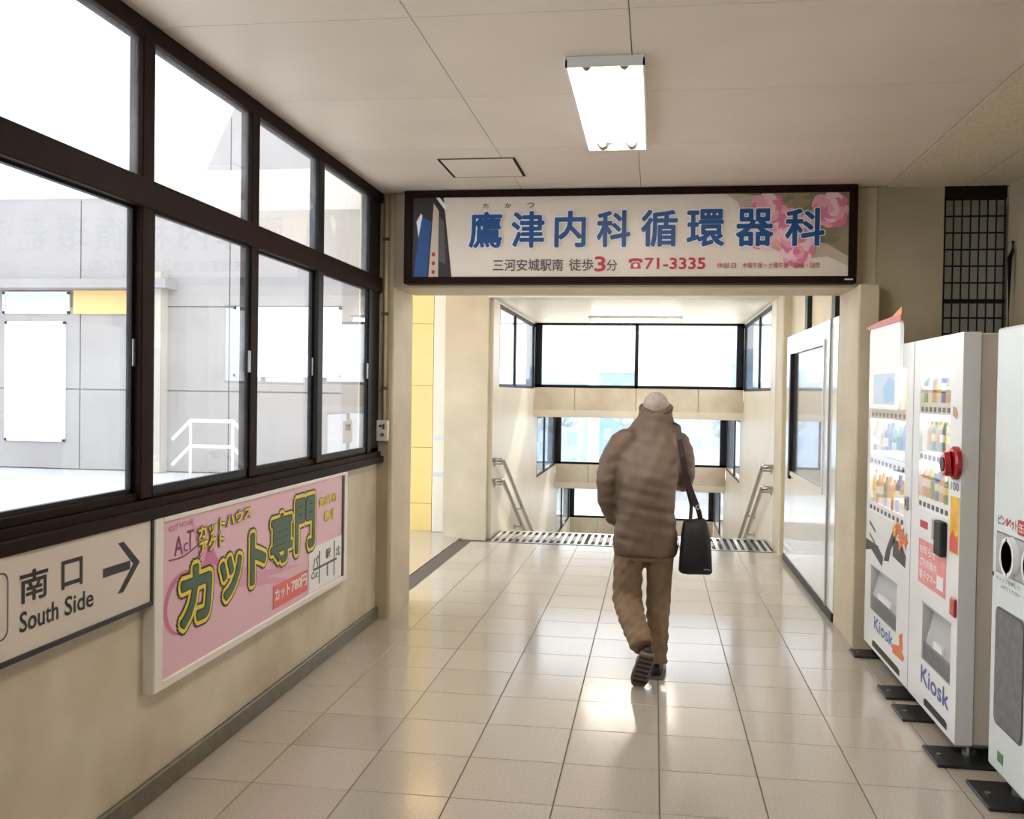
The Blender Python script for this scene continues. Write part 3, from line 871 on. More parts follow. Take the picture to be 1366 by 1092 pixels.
for i in range(n):
    j = (i + 1) % n
    bx_.poly([fl_(*ro[i], 0.001), fl_(*ro[j], 0.001), fl_(*ri[j], 0.001), fl_(*ri[i], 0.001)])
bx_.build('rounded_outline', 'ink_grey', ss)

po = empty('hair_salon_poster', (XL, 4.45, 0.42), 'pink framed poster with big outlined green and yellow characters', 'poster')
PX = XL + 0.05
MB().box(XL, PX - 0.008, 3.36, 5.56, 0.44, 1.05).build('poster_panel', 'poster_pink', po)
pf = MB().box(XL, PX, 3.335, 3.40, 0.415, 1.062, bev=0.004).box(XL, PX, 5.545, 5.60, 0.415, 1.062, bev=0.004).box(XL, PX, 3.40, 5.545, 0.415, 0.45, bev=0.004).box(XL, PX, 3.40, 5.545, 1.045, 1.062)
pf.build('poster_frame', 'plastic_white', po)
MB().box(XL + 0.03, PX - 0.002, 5.515, 5.545, 0.45, 1.045).build('dark_edge', 'print_brown', po)
fp = face_map('left', PX - 0.008)
# soft pink star ribbon behind the letters
flat('ribbon', 'poster_rose', po, fp, [(3.62, 1.03), (3.70, 0.97), (3.78, 0.86), (4.30, 0.70), (4.90, 0.63), (4.40, 0.655), (4.75, 0.575), (4.30, 0.63), (3.90, 0.70), (3.74, 0.80)], 0.0005, 0.0005)
flat('star', 'poster_magenta', po, fp, [(3.72, 0.80), (3.77, 0.885), (3.82, 0.885), (3.90, 0.79), (3.82, 0.815)], 0.0012, 0.0005)
arc = MB()
for k in range(14):
    t0, t1 = k / 14, (k + 1) / 14
    def P_(t, r):
        a = PI * (0.30 + 1.15 * t)
        return fp(3.60 + math.cos(a) * (0.16 + r), 0.70 + math.sin(a) * (0.115 + r), 0.001)
    w0 = 0.03 * math.sin(PI * t0); w1 = 0.03 * math.sin(PI * t1)
    arc.poly([P_(t0, 0), P_(t1, 0), P_(t1, w1 + .001), P_(t0, w0 + .001)])
arc.build('swoosh', 'poster_magenta', po)
bigp = [('カ', 3.545, 3.80, 0.615, 0.83), ('ッ', 3.895, 4.095, 0.645, 0.81), ('ト', 4.205, 4.37, 0.66, 0.875), ('専', 4.44, 4.71, 0.70, 0.925), ('門', 4.765, 5.035, 0.715, 0.97)]
text('letter_shadow', 'ink_black', po, fp, bigp, 0.002, offset=0.15)
text('letter_outline', 'poster_yellow', po, fp, bigp, 0.0032, offset=0.115)
text('letter_inline', 'ink_black', po, fp, bigp, 0.0042, offset=0.05)
text('letter_fill', 'poster_green', po, fp, bigp, 0.0052, offset=0.03)
sm1 = [('カットハウス', 3.68, 4.19, 0.935, 0.985, 0.03), ('アクト', 3.69, 3.915, 0.872, 0.925, 0.012)]
text('shop_letter_shadow', 'ink_black', po, fp, sm1, 0.006, offset=0.11)
text('shop_lettering', 'poster_yellow', po, fp, sm1, 0.007, offset=0.05)
text('logo_lettering', 'print_purple', po, fp, [('A', 3.49, 3.56, 0.90, 0.975), ('c', 3.565, 3.60, 0.905, 0.94), ('T', 3.59, 3.65, 0.905, 0.985)], 0.002)
text('logo_caption', 'poster_magenta', po, fp, [('CUT HOUSE', 3.45, 3.65, 1.0, 1.02, 0.008)], 0.002, offset=0.01)
lc = MB().tube([fp(3.45 + 0.022 * k, 0.892 - 0.012 * math.sin(PI * k / 10) + 0.002 * k, 0.002) for k in range(11)], 0.0025, 6)
lc.build('logo_flourish', 'print_purple', po)
for it in (('完全予約', 5.12, 5.40, 0.905, 0.95, 0.004), ('制', 5.20, 5.36, 0.81, 0.865, 0.003)):
    text('side_letter_shadow', 'ink_grey', po, fp, [it], 0.002, offset=0.07)
    text('side_lettering', 'poster_yellow', po, fp, [it], 0.003, offset=0.04)
flat('map_box', 'paper', po, fp, rect(4.965, 5.51, 0.455, 0.695), 0.001)
mp = MB()
for pts in (rect(5.03, 5.42, 0.565, 0.578), rect(5.12, 5.135, 0.48, 0.66), rect(5.37, 5.385, 0.48, 0.68), rect(5.25, 5.27, 0.50, 0.57)):
    mp.prism([fp(u, v, 0.0025) for u, v in pts], (0.0008, 0, 0))
mp.build('map_roads', 'ink_grey', po)
for it in (('パ', 5.02, 5.11, 0.58, 0.64), ('駅', 5.23, 5.31, 0.60, 0.65), ('北', 5.40, 5.48, 0.585, 0.64), ('Cut', 5.0, 5.1, 0.525, 0.56)):
    text('map_lettering', 'ink_black', po, fp, [it], 0.0035, offset=0.02)
flat('price_box', 'poster_red', po, fp, rect(4.475, 4.948, 0.48, 0.592), 0.001)
text('price_lettering', 'paper', po, fp, [('カット', 4.50, 4.69, 0.515, 0.57)], 0.0025, offset=0.03)
text('price_lettering', 'paper', po, fp, [('780円', 4.715, 4.93, 0.515, 0.575)], 0.0025, offset=0.03)

# switch box and conduit on the left pillar
fq = face_map('front', YB)
sb = empty('switch_box', (-1.80, YB, 1.2), 'white switch box on the cream pillar beside the window', 'switch')
MB().box(-1.848, -1.765, YB - 0.045, YB - 0.004, 1.205, 1.345, bev=0.008, seg=2).build('box', 'plastic_white', sb)
MB().box(-1.825, -1.805, YB - 0.049, YB - 0.045, 1.30, 1.315).box(-1.80, -1.787, YB - 0.049, YB - 0.045, 1.285, 1.32).build('switch_mark', 'ink_grey', sb)
MB().tube([(-1.80, YB - 0.047, 1.25), (-1.80, YB - 0.052, 1.25)], 0.012, 12).build('button', 'alu', sb)
cd = empty('conduit', (-1.805, YB, 1.345), 'thin cream cable conduit running up the pillar from the switch box', 'conduit')
MB().tube([(-1.800, YB - 0.014, 1.345), (-1.800, YB - 0.014, ZC - 0.004)], 0.012, 10).build('pipe', 'pillar', cd, smooth=True)
for z in (1.55, 2.05, 2.55):
    MB().box(-1.822, -1.778, YB - 0.028, YB, z, z + 0.02, bev=0.003).build('clip', 'kerb', cd)

# ================================================================== GRILLE
gl = empty('wire_grille', (1.94, YB, 1.6), 'dark wire grille in the wall opening above the vending machines', 'grille')
MB().box(GX0, GX1, YB + 0.01, YB + 0.05, ZC - 0.075, ZC - 0.002).build('head_bar', 'brown_frame', gl)
MB().box(GX0 + 0.0, GX1, YB + 0.01, YB + 0.04, 2.14, 2.165).box(GX0, GX1, YB + 0.01, YB + 0.04, GZ0 + 0.001, GZ0 + 0.02).box(GX0, GX0 + 0.014, YB + 0.01, YB + 0.04, GZ0, 2.15).build('lower_frame', 'black_frame', gl)
hz = [2.165 + 0.103 * k for k in range(1, 7)] + [2.05, 1.95, 1.85, 1.75]
for z in hz:
    MB().tube([(GX0, YB + 0.03, z), (GX1, YB + 0.03, z)], 0.0055, 6).build('horizontal_wire', 'black_frame', gl)
for k in range(8):
    x = GX0 + 0.012 + k * (GX1 - GX0 - 0.02) / 7
    MB().tube([(x, YB + 0.022, GZ0 + 0.01), (x, YB + 0.022, ZC - 0.05)], 0.005, 6).build('vertical_wire', 'black_frame', gl)
o = MB().tube([(2.112, 6.24, 2.50), (2.112, 6.24, 2.44), (2.095, 6.235, 2.40), (2.095, 6.235, 1.7), (2.095, 6.235, 0.0)], [0.010, 0.011, 0.014, 0.014, 0.014], 10).build('dark_pole', 'black_frame', smooth=True)
tag(o, 'thin dark pole with a bent tip in the corner by the grille', 'pole')

# ================================================================== VENDING MACHINES
XF = 1.28
fv = face_map('right', XF)
def vend_body(root, y0, y1, xf, win=None, z0=0.085, z1=1.83, m='white_coat', flapbox=None):
    xd = xf + 0.07
    MB().box(xd, 1.98, y0 + 0.006, y1 - 0.006, z0, z1 - 0.004, bev=0.006).build('cabinet', 'machine_side', root)
    d = MB()
    holes = [h for h in (win, flapbox) if h]
    if not holes:
        d.box(xf, xd, y0, y1, z0, z1, bev=0.012, seg=2)
    else:
        (wy0, wy1, wz0, wz1) = win
        (fy0, fy1, fz0, fz1) = flapbox
        d.box(xf, xd, y0, y1, wz1, z1)
        d.box(xf, xd, y0, wy0, fz1, wz1).box(xf, xd, wy1, y1, fz1, wz1).box(xf, xd, wy0, wy1, fz1, wz0)
        d.box(xf, xd, y0, fy0, fz0, fz1).box(xf, xd, fy1, y1, fz0, fz1)
        d.box(xf, xd, y0, y1, z0, fz0)
    return d.build('front_door', m, root)

def feet(root, y0, y1, xf, z0=0.085):
    for x in (xf + 0.09, 1.88):
        for y in (y0 + 0.1, y1 - 0.1):
            MB().tube([(x, y, 0.014), (x, y, 0.03), (x, y, 0.03), (x, y, z0 + 0.01)], [0.03, 0.03, 0.012, 0.012], 10).build('foot', 'alu', root)

def flap_unit(root, y0, y1, z0, z1, xf):
    MB().box(xf + 0.055, xf + 0.0695, y0, y1, z0, z1).build('chute_back', 'dark', root)
    f = MB().prism([(xf + 0.004, y0 + 0.01, z0 + 0.09), (xf + 0.012, y0 + 0.01, z0 + 0.09), (xf + 0.05, y0 + 0.01, z1 - 0.01), (xf + 0.042, y0 + 0.01, z1 - 0.01)], (0, y1 - y0 - 0.06, 0)).build('delivery_flap', 'flap', root)
    MB().box(xf + 0.003, xf + 0.05, y0 + 0.004, y1 - 0.004, z0 + 0.002, z0 + 0.085, bev=0.006).build('chute_lip', 'mesh_grey', root)
    MB().box(xf - 0.001, xf + 0.004, y0 - 0.008, y1 + 0.008, z1, z1 + 0.008).build('flap_trim', 'alu', root)
    MB().box(xf - 0.004, xf + 0.012, y0 + 0.12, y1 - 0.2, z0 + 0.10, z0 + 0.13).build('flap_grip', 'white_coat', f)

def display(root, y0, y1, z0, z1, xf, rows, seed, ncol):
    rr = random.Random(seed)
    MB().box(xf + 0.066, xf + 0.0695, y0, y1, z0, z1).build('display_back', 'display_light', root)
    step = (z1 - z0) / rows
    for r in range(rows):
        zb = z0 + r * step
        sh = MB().box(xf + 0.004, xf + 0.066, y0, y1, zb, zb + 0.055).build('shelf', 'white_coat', root)
        for c in range(ncol):
            yc = y0 + (c + 0.5) * (y1 - y0) / ncol
            MB().box(xf + 0.001, xf + 0.004, yc - 0.016, yc + 0.016, zb + 0.012, zb + 0.034).build('select_button', 'ink_navy' if r % 2 else 'ink_grey', sh)
            h = (step - 0.07) * rr.uniform(0.78, 1.0)
            rad = min(0.027, (y1 - y0) / ncol * 0.42)
            m = rr.choice(['can_a', 'can_b', 'can_c', 'can_d', 'can_e', 'can_f'])
            x = xf + 0.036
            ds = MB().tube([(x, yc, zb + 0.055), (x, yc, zb + 0.055 + h * 0.72), (x, yc, zb + 0.055 + h * 0.86), (x, yc, zb + 0.055 + h)], [rad, rad, rad * 0.5, rad * 0.45], 10).build('display_bottle', m, root, smooth=False)
            if rr.random() < 0.7:
                MB().tube([(x, yc, zb + 0.06 + h * 0.3), (x, yc, zb + 0.06 + h * 0.55)], rad * 1.03, 10).build('bottle_label', rr.choice(['paper', 'can_c', 'poster_yellow']), ds)
    MB().box(xf + 0.0005, xf + 0.003, y0 - 0.004, y1 + 0.004, z0 + 0.056, z1).build('display_pane', 'glass_front', root)

# ---- machine beside the pillar
ya, yb = 5.115, 6.13
v1 = empty('vending_machine', (1.62, (ya + yb) / 2, 0), 'white drink vending machine with a red-topped promotion board next to the pillar', 'vending machine', group='white vending machines')
vend_body(v1, ya, yb, XF, (5.25, 6.07, 0.88, 1.70), flapbox=(5.36, 5.98, 0.305, 0.56))
display(v1, 5.25, 6.07, 0.88, 1.70, XF, 3, 3, 9)
flap_unit(v1, 5.36, 5.98, 0.305, 0.56, XF)
feet(v1, ya, yb, XF)
text('brand_lettering', 'kiosk_blue', v1, fv, [('Kiosk', 5.86, 5.42, 0.215, 0.285)], 0.001, offset=0.02)
ao = MB()
for pts in ([(5.42, 0.19), (5.20, 0.20), (5.18, 0.225), (5.28, 0.262), (5.42, 0.235)], [(5.28, 0.262), (5.21, 0.25), (5.225, 0.34), (5.285, 0.315)]):
    ao.prism([fv(u, v, 0.0005) for u, v in pts], (-0.001, 0, 0))
ao.build('orange_mark', 'orange', v1)
flat('vent_slot', 'dark', v1, fv, [(5.27, 0.105), (5.90, 0.105), (5.90, 0.135), (5.86, 0.142), (5.31, 0.142), (5.27, 0.135)], 0.0005)
# printed panel: black ribbons, small dark lines, orange leaves
pr1 = MB()
for pts in ([(6.125, 0.63), (5.98, 0.655), (5.70, 0.60), (5.68, 0.655), (5.82, 0.70), (6.12, 0.70)], [(5.66, 0.64), (5.55, 0.655), (5.50, 0.73), (5.40, 0.80), (5.46, 0.84), (5.60, 0.72)], [(5.46, 0.70), (5.20, 0.68), (5.19, 0.74), (5.30, 0.80), (5.45, 0.79)]):
    pr1.prism([fv(u, v, 0.0005) for u, v in pts], (-0.001, 0, 0))
pr1.build('printed_ribbon', 'ink_black', v1)
for i, (u, v, s) in enumerate(((5.37, 0.86, 0.06), (5.28, 0.83, 0.07), (5.20, 0.82, 0.055), (5.30, 0.78, 0.045), (5.42, 0.84, 0.05))):
    pts = []
    for k in range(10):
        a = 2 * PI * k / 10 + i
        q = s if k % 2 == 0 else s * 0.42
        pts.append((u + q * math.cos(a) * 1.1, v + q * math.sin(a)))
    pts = [(min(max(p[0], 5.125), 6.12), p[1]) for p in pts]
    flat('printed_leaf', 'orange' if i < 4 else 'sticker_yellow', v1, fv, pts, 0.002 + 0.0006 * i, 0.0005)
for k in range(2):
    flat('printed_line', 'leaf_print' if k else 'ink_grey', v1, fv, [(6.03, 0.80 - 0.07 * k), (5.88, 0.765 - 0.07 * k), (5.88, 0.78 - 0.07 * k), (6.03, 0.82 - 0.07 * k)], 0.0005)
MB().box(XF - 0.012, XF, 5.15, 5.20, 0.98, 1.05, bev=0.003).build('coin_slot_plate', 'alu', v1)
MB().box(XF - 0.014, XF - 0.012, 5.17, 5.18, 1.0, 1.035).build('coin_slot', 'dark', v1)
# promotion board hung over the window
tb = empty('promotion_board', (XF - 0.03, 5.68, 1.5), 'white promotion board with red top hung on the vending machine', 'board')
ft = face_map('right', XF - 0.022)
o2 = MB().prism([ft(u, v) for u, v in rrect(5.31, 6.03, 1.485, 1.955, 0.05)], (0.018, 0, 0)).build('board', 'board_light', tb)
flat('board_picture', 'board_picture', tb, ft, rect(5.40, 5.90, 1.51, 1.68), 0.0005)
flat('board_sky_patch', 'board_sky', tb, ft, [(5.42, 1.53), (5.62, 1.52), (5.66, 1.60), (5.52, 1.66), (5.42, 1.64)], 0.002)
flat('red_strip', 'ink_red', tb, ft, [(5.29, 1.945), (6.05, 1.945), (6.13, 1.965), (5.75, 1.98), (5.29, 1.985)], 0.003)
flat('orange_tip', 'orange', tb, ft, [(5.27, 1.98), (5.48, 1.98), (5.36, 2.005), (5.27, 2.02)], 0.005)

# ---- second machine
ya, yb = 4.325, 5.098
v2 = empty('vending_machine', (1.62, (ya + yb) / 2, 0), 'white drink vending machine with a pink notice and red dial, between its neighbours', 'vending machine', group='white vending machines')
vend_body(v2, ya, yb, XF, (4.49, 4.985, 1.02, 1.70), flapbox=(4.41, 4.86, 0.31, 0.575))
display(v2, 4.49, 4.985, 1.02, 1.70, XF, 3, 8, 7)
flap_unit(v2, 4.41, 4.86, 0.31, 0.575, XF)
feet(v2, ya, yb, XF)
text('brand_lettering', 'kiosk_navy', v2, fv, [('Kiosk', 4.86, 4.42, 0.20, 0.28)], 0.001, offset=0.022)
flat('vent_slot', 'dark', v2, fv, [(4.44, 0.108), (4.80, 0.108), (4.80, 0.135), (4.77, 0.143), (4.47, 0.143), (4.44, 0.135)], 0.0005)
flat('pink_notice', 'notice_pink', v2, fv, rect(4.50, 4.945, 0.665, 0.875), 0.0005)
text('notice_lettering', 'paper', v2, fv, [('お知らせ', 4.92, 4.66, 0.81, 0.85), ('ご利用案内', 4.92, 4.64, 0.75, 0.79), ('電子マネー', 4.92, 4.64, 0.69, 0.73)], 0.0022, offset=0.02)
flat('notice_box', 'paper', v2, fv, rect(4.53, 4.63, 0.69, 0.75), 0.0022)
MB().box(XF - 0.03, XF, 4.495, 4.60, 0.85, 1.005, bev=0.006).build('coin_return', 'dark', v2)
MB().box(XF - 0.012, XF, 4.62, 4.70, 0.90, 1.0, bev=0.004).build('bill_slot', 'alu', v2)
flat('red_mark', 'ink_red', v2, fv, [(4.93, 0.93), (4.80, 0.93), (4.80, 0.965), (4.93, 0.965)], 0.0005)
flat('yellow_sticker', 'sticker_yellow', v2, fv, rect(4.335, 4.455, 0.885, 1.13), 0.0005)
flat('sticker_print', 'poster_red', v2, fv, [(4.345, 0.89), (4.45, 0.89), (4.45, 0.95), (4.41, 0.985), (4.37, 0.955), (4.345, 0.97)], 0.002)
text('price_mark', 'ink_grey', v2, fv, [('100', 4.455, 4.345, 1.155, 1.19)], 0.001, offset=0.01)
flat('small_sticker', 'can_e', v2, fv, [(4.45, 1.475), (4.39, 1.46), (4.38, 1.485), (4.41, 1.51), (4.45, 1.515)], 0.0005)
dial = MB().tube([(XF, 4.375, 1.275), (XF - 0.018, 4.375, 1.275), (XF - 0.026, 4.375, 1.275)], [0.072, 0.072, 0.062], 24).build('red_dial', 'red_gloss', v2, smooth=False)
MB().tube([(XF - 0.026, 4.385, 1.27), (XF - 0.05, 4.39, 1.268), (XF - 0.056, 4.39, 1.268)], [0.055, 0.052, 0.044], 20).build('dial_ring', 'red_gloss', dial)
MB().tube([(XF - 0.056, 4.39, 1.268), (XF - 0.06, 4.39, 1.268)], 0.03, 18).build('dial_core', 'print_brown', dial)
MB().box(XF - 0.012, XF, 4.335, 4.405, 0.62, 0.70, bev=0.005).build('red_lock', 'red_gloss', v2)
MB().box(XF - 0.002, XF, 4.33, 4.47, 1.20, 1.202).build('panel_joint', 'alu', v2)

# ---- third machine with recycling openings
ya, yb = 3.10, 4.105
XG = 1.34
fg = face_map('right', XG)
v3 = empty('recycling_machine', (1.68, (ya + yb) / 2, 0), 'bluish white recycling cabinet with round bottle openings and grey mesh', 'recycling bin')
vend_body(v3, ya, yb, XG, m='machine_blue_white', z0=0.10)
feet(v3, ya, yb, XG, 0.1)
text('bottle_lettering', 'ink_red', v3, fg, [('ン', 4.00, 3.965, 1.065, 1.095), ('・', 3.955, 3.94, 1.065, 1.095), ('ペット', 3.935, 3.845, 1.06, 1.098)], 0.001, offset=0.02)
text('bin_lettering', 'ink_grey', v3, fg, [('ビ', 4.045, 4.005, 1.065, 1.1)], 0.001, offset=0.02)
flat('can_badge', 'ink_red', v3, fg, rrect(3.76, 3.835, 1.05, 1.105, 0.01), 0.0005)
text('can_lettering', 'paper', v3, fg, [('缶', 3.825, 3.77, 1.06, 1.095)], 0.0022)
flat('opening_panel', 'mesh_grey', v3, fg, [(4.055, 0.875), (4.055, 1.035), (3.20, 1.035), (3.20, 0.875)], 0.0003)
flat('opening_panel_face', 'flap', v3, fg, [(4.05, 0.88), (4.05, 1.03), (3.205, 1.03), (3.205, 0.88)], 0.0016)
for yc in (3.885, 3.66, 3.43):
    h = MB().tube([(XG - 0.002, yc, 0.955), (XG - 0.022, yc, 0.955), (XG - 0.022, yc, 0.955), (XG - 0.006, yc, 0.955)], [0.078, 0.074, 0.058, 0.055], 24, caps=False).build('opening_ring', 'white_coat', v3)
    MB().tube([(XG - 0.004, yc, 0.955), (XG - 0.008, yc, 0.955)], 0.056, 24).build('opening_hole', 'dark', h)
text('instruction_lettering', 'ink_grey', v3, fg, [('キャップを外して', 4.05, 3.80, 0.845, 0.862), ('入れてください', 4.0, 3.80, 0.82, 0.835)], 0.001, offset=0.01)
flat('lock', 'dark', v3, fg, ellipse(4.085, 0.86, 0.008, 0.010, 12), 0.0005)
flat('mesh_border', 'ink_grey', v3, fg, rrect(3.74, 4.045, 0.285, 0.745, 0.035), 0.0003)
MB().prism([fg(u, v, 0.0018) for u, v in rrect(3.75, 4.035, 0.295, 0.735, 0.03)], (-0.002, 0, 0)).build('mesh_panel', 'mesh_grey', v3)
flat('mesh_border', 'ink_grey', v3, fg, rrect(3.34, 3.66, 0.285, 0.745, 0.035), 0.0003)
flat('green_sticker', 'can_b', v3, fg, rect(3.93, 3.99, 0.15, 0.19), 0.0005)
# black pads on the floor under the feet
pads = [((1.20, 1.52), (6.0, 6.17), 'black rubber pad under the vending machine foot by the pillar'),
        ((1.20, 1.52), (5.20, 5.42), 'black rubber pad under the near foot of the machine by the pillar'),
        ((1.20, 1.52), (4.86, 5.10), 'black rubber pad under the far foot of the pink-notice machine'),
        ((1.20, 1.56), (4.28, 4.52), 'black rubber pad under the near foot of the pink-notice machine'),
        ((1.27, 1.62), (3.86, 4.14), 'black rubber pad under the foot of the recycling cabinet')]
for (x0, x1), (y0, y1), lab in pads:
    o = empty('floor_pad', ((x0 + x1) / 2, (y0 + y1) / 2, 0), lab, 'pad', group='rubber pads under the machines')
    MB().box(x0, x1, y0, y1, 0.0, 0.013, bev=0.004).build('pad', 'rubber', o)
    MB().tube([(x0 + 0.04, (y0 + y1) / 2, 0.013), (x0 + 0.04, (y0 + y1) / 2, 0.018)], 0.012, 10).build('bolt', 'steel', o)

# ================================================================== PERSON
pe = empty('person', (0.0, 5.3, 0.0), 'person in a brown padded jacket and tan trousers walking away', 'person')
def ell(c, rx, ry, n=24, tilt=0.0, p=2.0):
    """ellipse ring facing up, tilted forward about X"""
    out = []
    for k in range(n):
        a = 2 * PI * k / n
        ca, sa = math.cos(a), math.sin(a)
        x = rx * math.copysign(abs(ca) ** (2 / p), ca); y = ry * math.copysign(abs(sa) ** (2 / p), sa)
        out.append(Vector((c[0] + x, c[1] + y * math.cos(tilt), c[2] - y * math.sin(tilt))))
    return out

# body: head with face, neck, trunk, arms, hands, legs in one skin
bd = MB()
bd.rings([ell((-0.03, 5.28, 0.78), .13, .10), ell((-0.035, 5.27, 0.95), .13, .10), ell((-0.03, 5.30, 1.15), .14, .10, tilt=-.3), ell((-0.015, 5.36, 1.29), .10, .06, tilt=-.5), ell((0.0, 5.40, 1.39), .06, .06, tilt=-.7), ell((0.005, 5.43, 1.44), .055, .055, tilt=-.7)])
HC = Vector((0.008, 5.475, 1.468))
bd.tube([(0.0, 5.38, 1.36), (0.006, 5.46, 1.45)], [.062, .058], 14)
bd.ball(HC, (.072, .092, .088), 20)                        # skull
bd.ball(HC + Vector((0, .055, -.045)), (.058, .06, .065), 16)   # face and jaw
bd.ball(HC + Vector((0, .075, -.095)), (.034, .034, .028), 12)  # chin
bd.tube([HC + Vector((0, .10, -.005)), HC + Vector((0, .127, -.045))], [.010, .018], 10)   # nose
for s in (-1, 1):
    bd.ball(HC + Vector((s * .072, .012, -.03)), (.012, .024, .034), 10)   # ears
    bd.ball(HC + Vector((s * .028, .100, -.012)), (.014, .010, .009), 8)  # brow and eyes
bd.tube([HC + Vector((-.024, .109, -.075)), HC + Vector((0, .115, -.073)), HC + Vector((.024, .109, -.075))], .007, 8)  # mouth
# arms under the sleeves and the hands
bd.tube([(-0.15, 5.35, 1.30), (-0.235, 5.26, 1.08), (-0.20, 5.37, .90)], [.05, .042, .032], 12, ref=(1, 0, 0))
bd.tube([(0.13, 5.37, 1.30), (0.175, 5.34, 1.13), (0.155, 5.52, 1.05), (0.15, 5.58, 1.06)], [.05, .042, .034, .03], 12, ref=(1, 0, 0))
bd.rings([[Vector((0.15 + .016 * math.cos(t), 5.56 + d, 1.065 + .036 * math.sin(t))) for t in [2 * PI * k / 12 for k in range(12)]] for d in (0, .03, .07)])
for k, ln in enumerate((.052, .06, .056, .044)):
    z0 = 1.093 - k * .0185
    bd.tube([(0.152, 5.62, z0), (0.148, 5.62 + ln * .55, z0), (0.128, 5.62 + ln * .8, z0 - .002), (0.112, 5.62 + ln * .45, z0 - .004)], [.0095, .009, .0085, .0075], 8)
bd.tube([(0.145, 5.575, 1.095), (0.128, 5.605, 1.108), (0.116, 5.635, 1.100)], [.011, .010, .0085], 8)
bd.ball((-0.185, 5.42, .86), (.03, .045, .05), 10)
# legs under the trousers
bd.tube([(-0.10, 5.28, .80), (-0.125, 5.33, .45), (-0.03, 5.07, .26)], [.06, .04, .03], 12, ref=(1, 0, 0))
bd.tube([(0.04, 5.30, .80), (0.05, 5.40, .45), (0.035, 5.36, .10)], [.06, .04, .03], 12, ref=(1, 0, 0))
body = remesh(bd.build('body', 'skin', pe), 0.0075, 4, 0.5)
# hair: close cap over back and sides of the skull
hb = MB()
bmesh.ops.create_uvsphere(hb.bm, u_segments=24, v_segments=16, radius=1, matrix=Matrix.Translation(HC + Vector((0, -.004, .004))) @ Matrix.Diagonal((.0745, .093, .0895, 1)))
kill = [v for v in hb.bm.verts if (v.co - HC).y > .035 - (v.co - HC).z * 0.3 or (v.co - HC).z < -.06]
bmesh.ops.delete(hb.bm, geom=kill, context='VERTS')
ho = hb.build('hair', 'hair', pe, smooth=True)
# jacket
jk = MB()
jk.rings([ell((-0.035, 5.29, 0.685), .168, .128, p=2.3), ell((-0.036, 5.285, 0.76), .174, .135, p=2.3), ell((-0.036, 5.275, 0.90), .155, .135, p=2.2), ell((-0.036, 5.275, 1.02), .156, .140, p=2.2), ell((-0.032, 5.29, 1.14), .166, .148, tilt=-.2, p=2.2),
          ell((-0.024, 5.325, 1.25), .182, .140, tilt=-.45, p=2.2), ell((-0.012, 5.36, 1.335), .150, .115, tilt=-.6), ell((0.0, 5.385, 1.395), .105, .095, tilt=-.6), ell((0.006, 5.41, 1.435), .094, .090, tilt=-.5), ell((0.008, 5.425, 1.478), .094, .088, tilt=-.4)])
jk.tube([(-0.12, 5.36, 1.315), (-0.175, 5.335, 1.275), (-0.226, 5.285, 1.19), (-0.247, 5.245, 1.08), (-0.244, 5.275, .98), (-0.215, 5.355, .885), (-0.18, 5.42, .85)], [.062, .070, .063, .058, .055, .052, .047], 16, ref=(1, 0, 0))
jk.tube([(0.09, 5.37, 1.315), (0.135, 5.355, 1.275), (0.158, 5.335, 1.20), (0.166, 5.34, 1.13), (0.163, 5.41, 1.085), (0.157, 5.52, 1.05), (0.155, 5.555, 1.055)], [.06, .068, .064, .06, .056, .048, .044], 16, ref=(1, 0, 0))
jo = remesh(jk.build('jacket', 'jacket', pe), 0.011, 5, 0.5)
jo_o = org(jo)
def quilt(me):
    me.update()
    nr = [v.normal.copy() for v in me.vertices]
    for v, n in zip(me.vertices, nr):
        z = v.co.z; x = v.co.x
        arm = x < -0.205 or x > 0.152
        per = 0.062 if arm else 0.085
        ph = (z + 0.012 * math.sin(x * 14)) / per
        q = abs(math.sin(PI * ph)) ** 0.6
        amp = 0.0055 if (z < 1.02 or arm) else 0.0016
        wr = 0.0035 * math.sin(x * 47 + z * 31) * math.sin(z * 63 - x * 22)
        v.co += n * (amp * (q - 0.6) + wr)
quilt(jo.data)
MB().rings([ell((0.008, 5.424, 1.466), .0935, .0875, tilt=-.4), ell((0.009, 5.428, 1.477), .0935, .0875, tilt=-.4), ell((0.009, 5.428, 1.477), .076, .072, tilt=-.4), ell((0.008, 5.424, 1.466), .076, .072, tilt=-.4)], caps=False).build('collar_edge', 'jacket_dark', jo, smooth=True)
MB().rings([ell((-0.035, 5.29, 0.684), .163, .122, p=2.3), ell((-0.035, 5.29, 0.694), .166, .125, p=2.3)]).build('hem_band', 'jacket_dark', jo, smooth=True)
# trousers
tr = MB()
tr.rings([ell((-0.035, 5.285, 0.66), .150, .105, p=2.3), ell((-0.035, 5.28, 0.80), .150, .110, p=2.3), ell((-0.035, 5.28, 0.88), .140, .105, p=2.3)])
tr.tube([(-0.115, 5.285, .78), (-0.125, 5.30, .64), (-0.130, 5.325, .50), (-0.128, 5.32, .43), (-0.095, 5.22, .345), (-0.055, 5.115, .265), (-0.04, 5.08, .235)], [.082, .082, .080, .080, .072, .064, .060], 16, ref=(1, 0, 0))
tr.tube([(0.045, 5.29, .78), (0.045, 5.33, .62), (0.042, 5.385, .48), (0.040, 5.39, .42), (0.037, 5.37, .28), (0.034, 5.355, .14), (0.034, 5.355, .085)], [.078, .073, .068, .067, .062, .060, .062], 16, ref=(1, 0, 0))
to = remesh(tr.build('trousers', 'trousers', pe), 0.010, 4, 0.5)
me = to.data; me.update()
nr = [v.normal.copy() for v in me.vertices]
for v, n in zip(me.vertices, nr):
    z, x, y = v.co.z, v.co.x, v.co.y
    v.co += n * 0.0035 * (math.sin(z * 52 + x * 90 + y * 47) * math.sin(x * 63 - z * 31) + 0.6 * math.sin(z * 95 - x * 110 + y * 60))
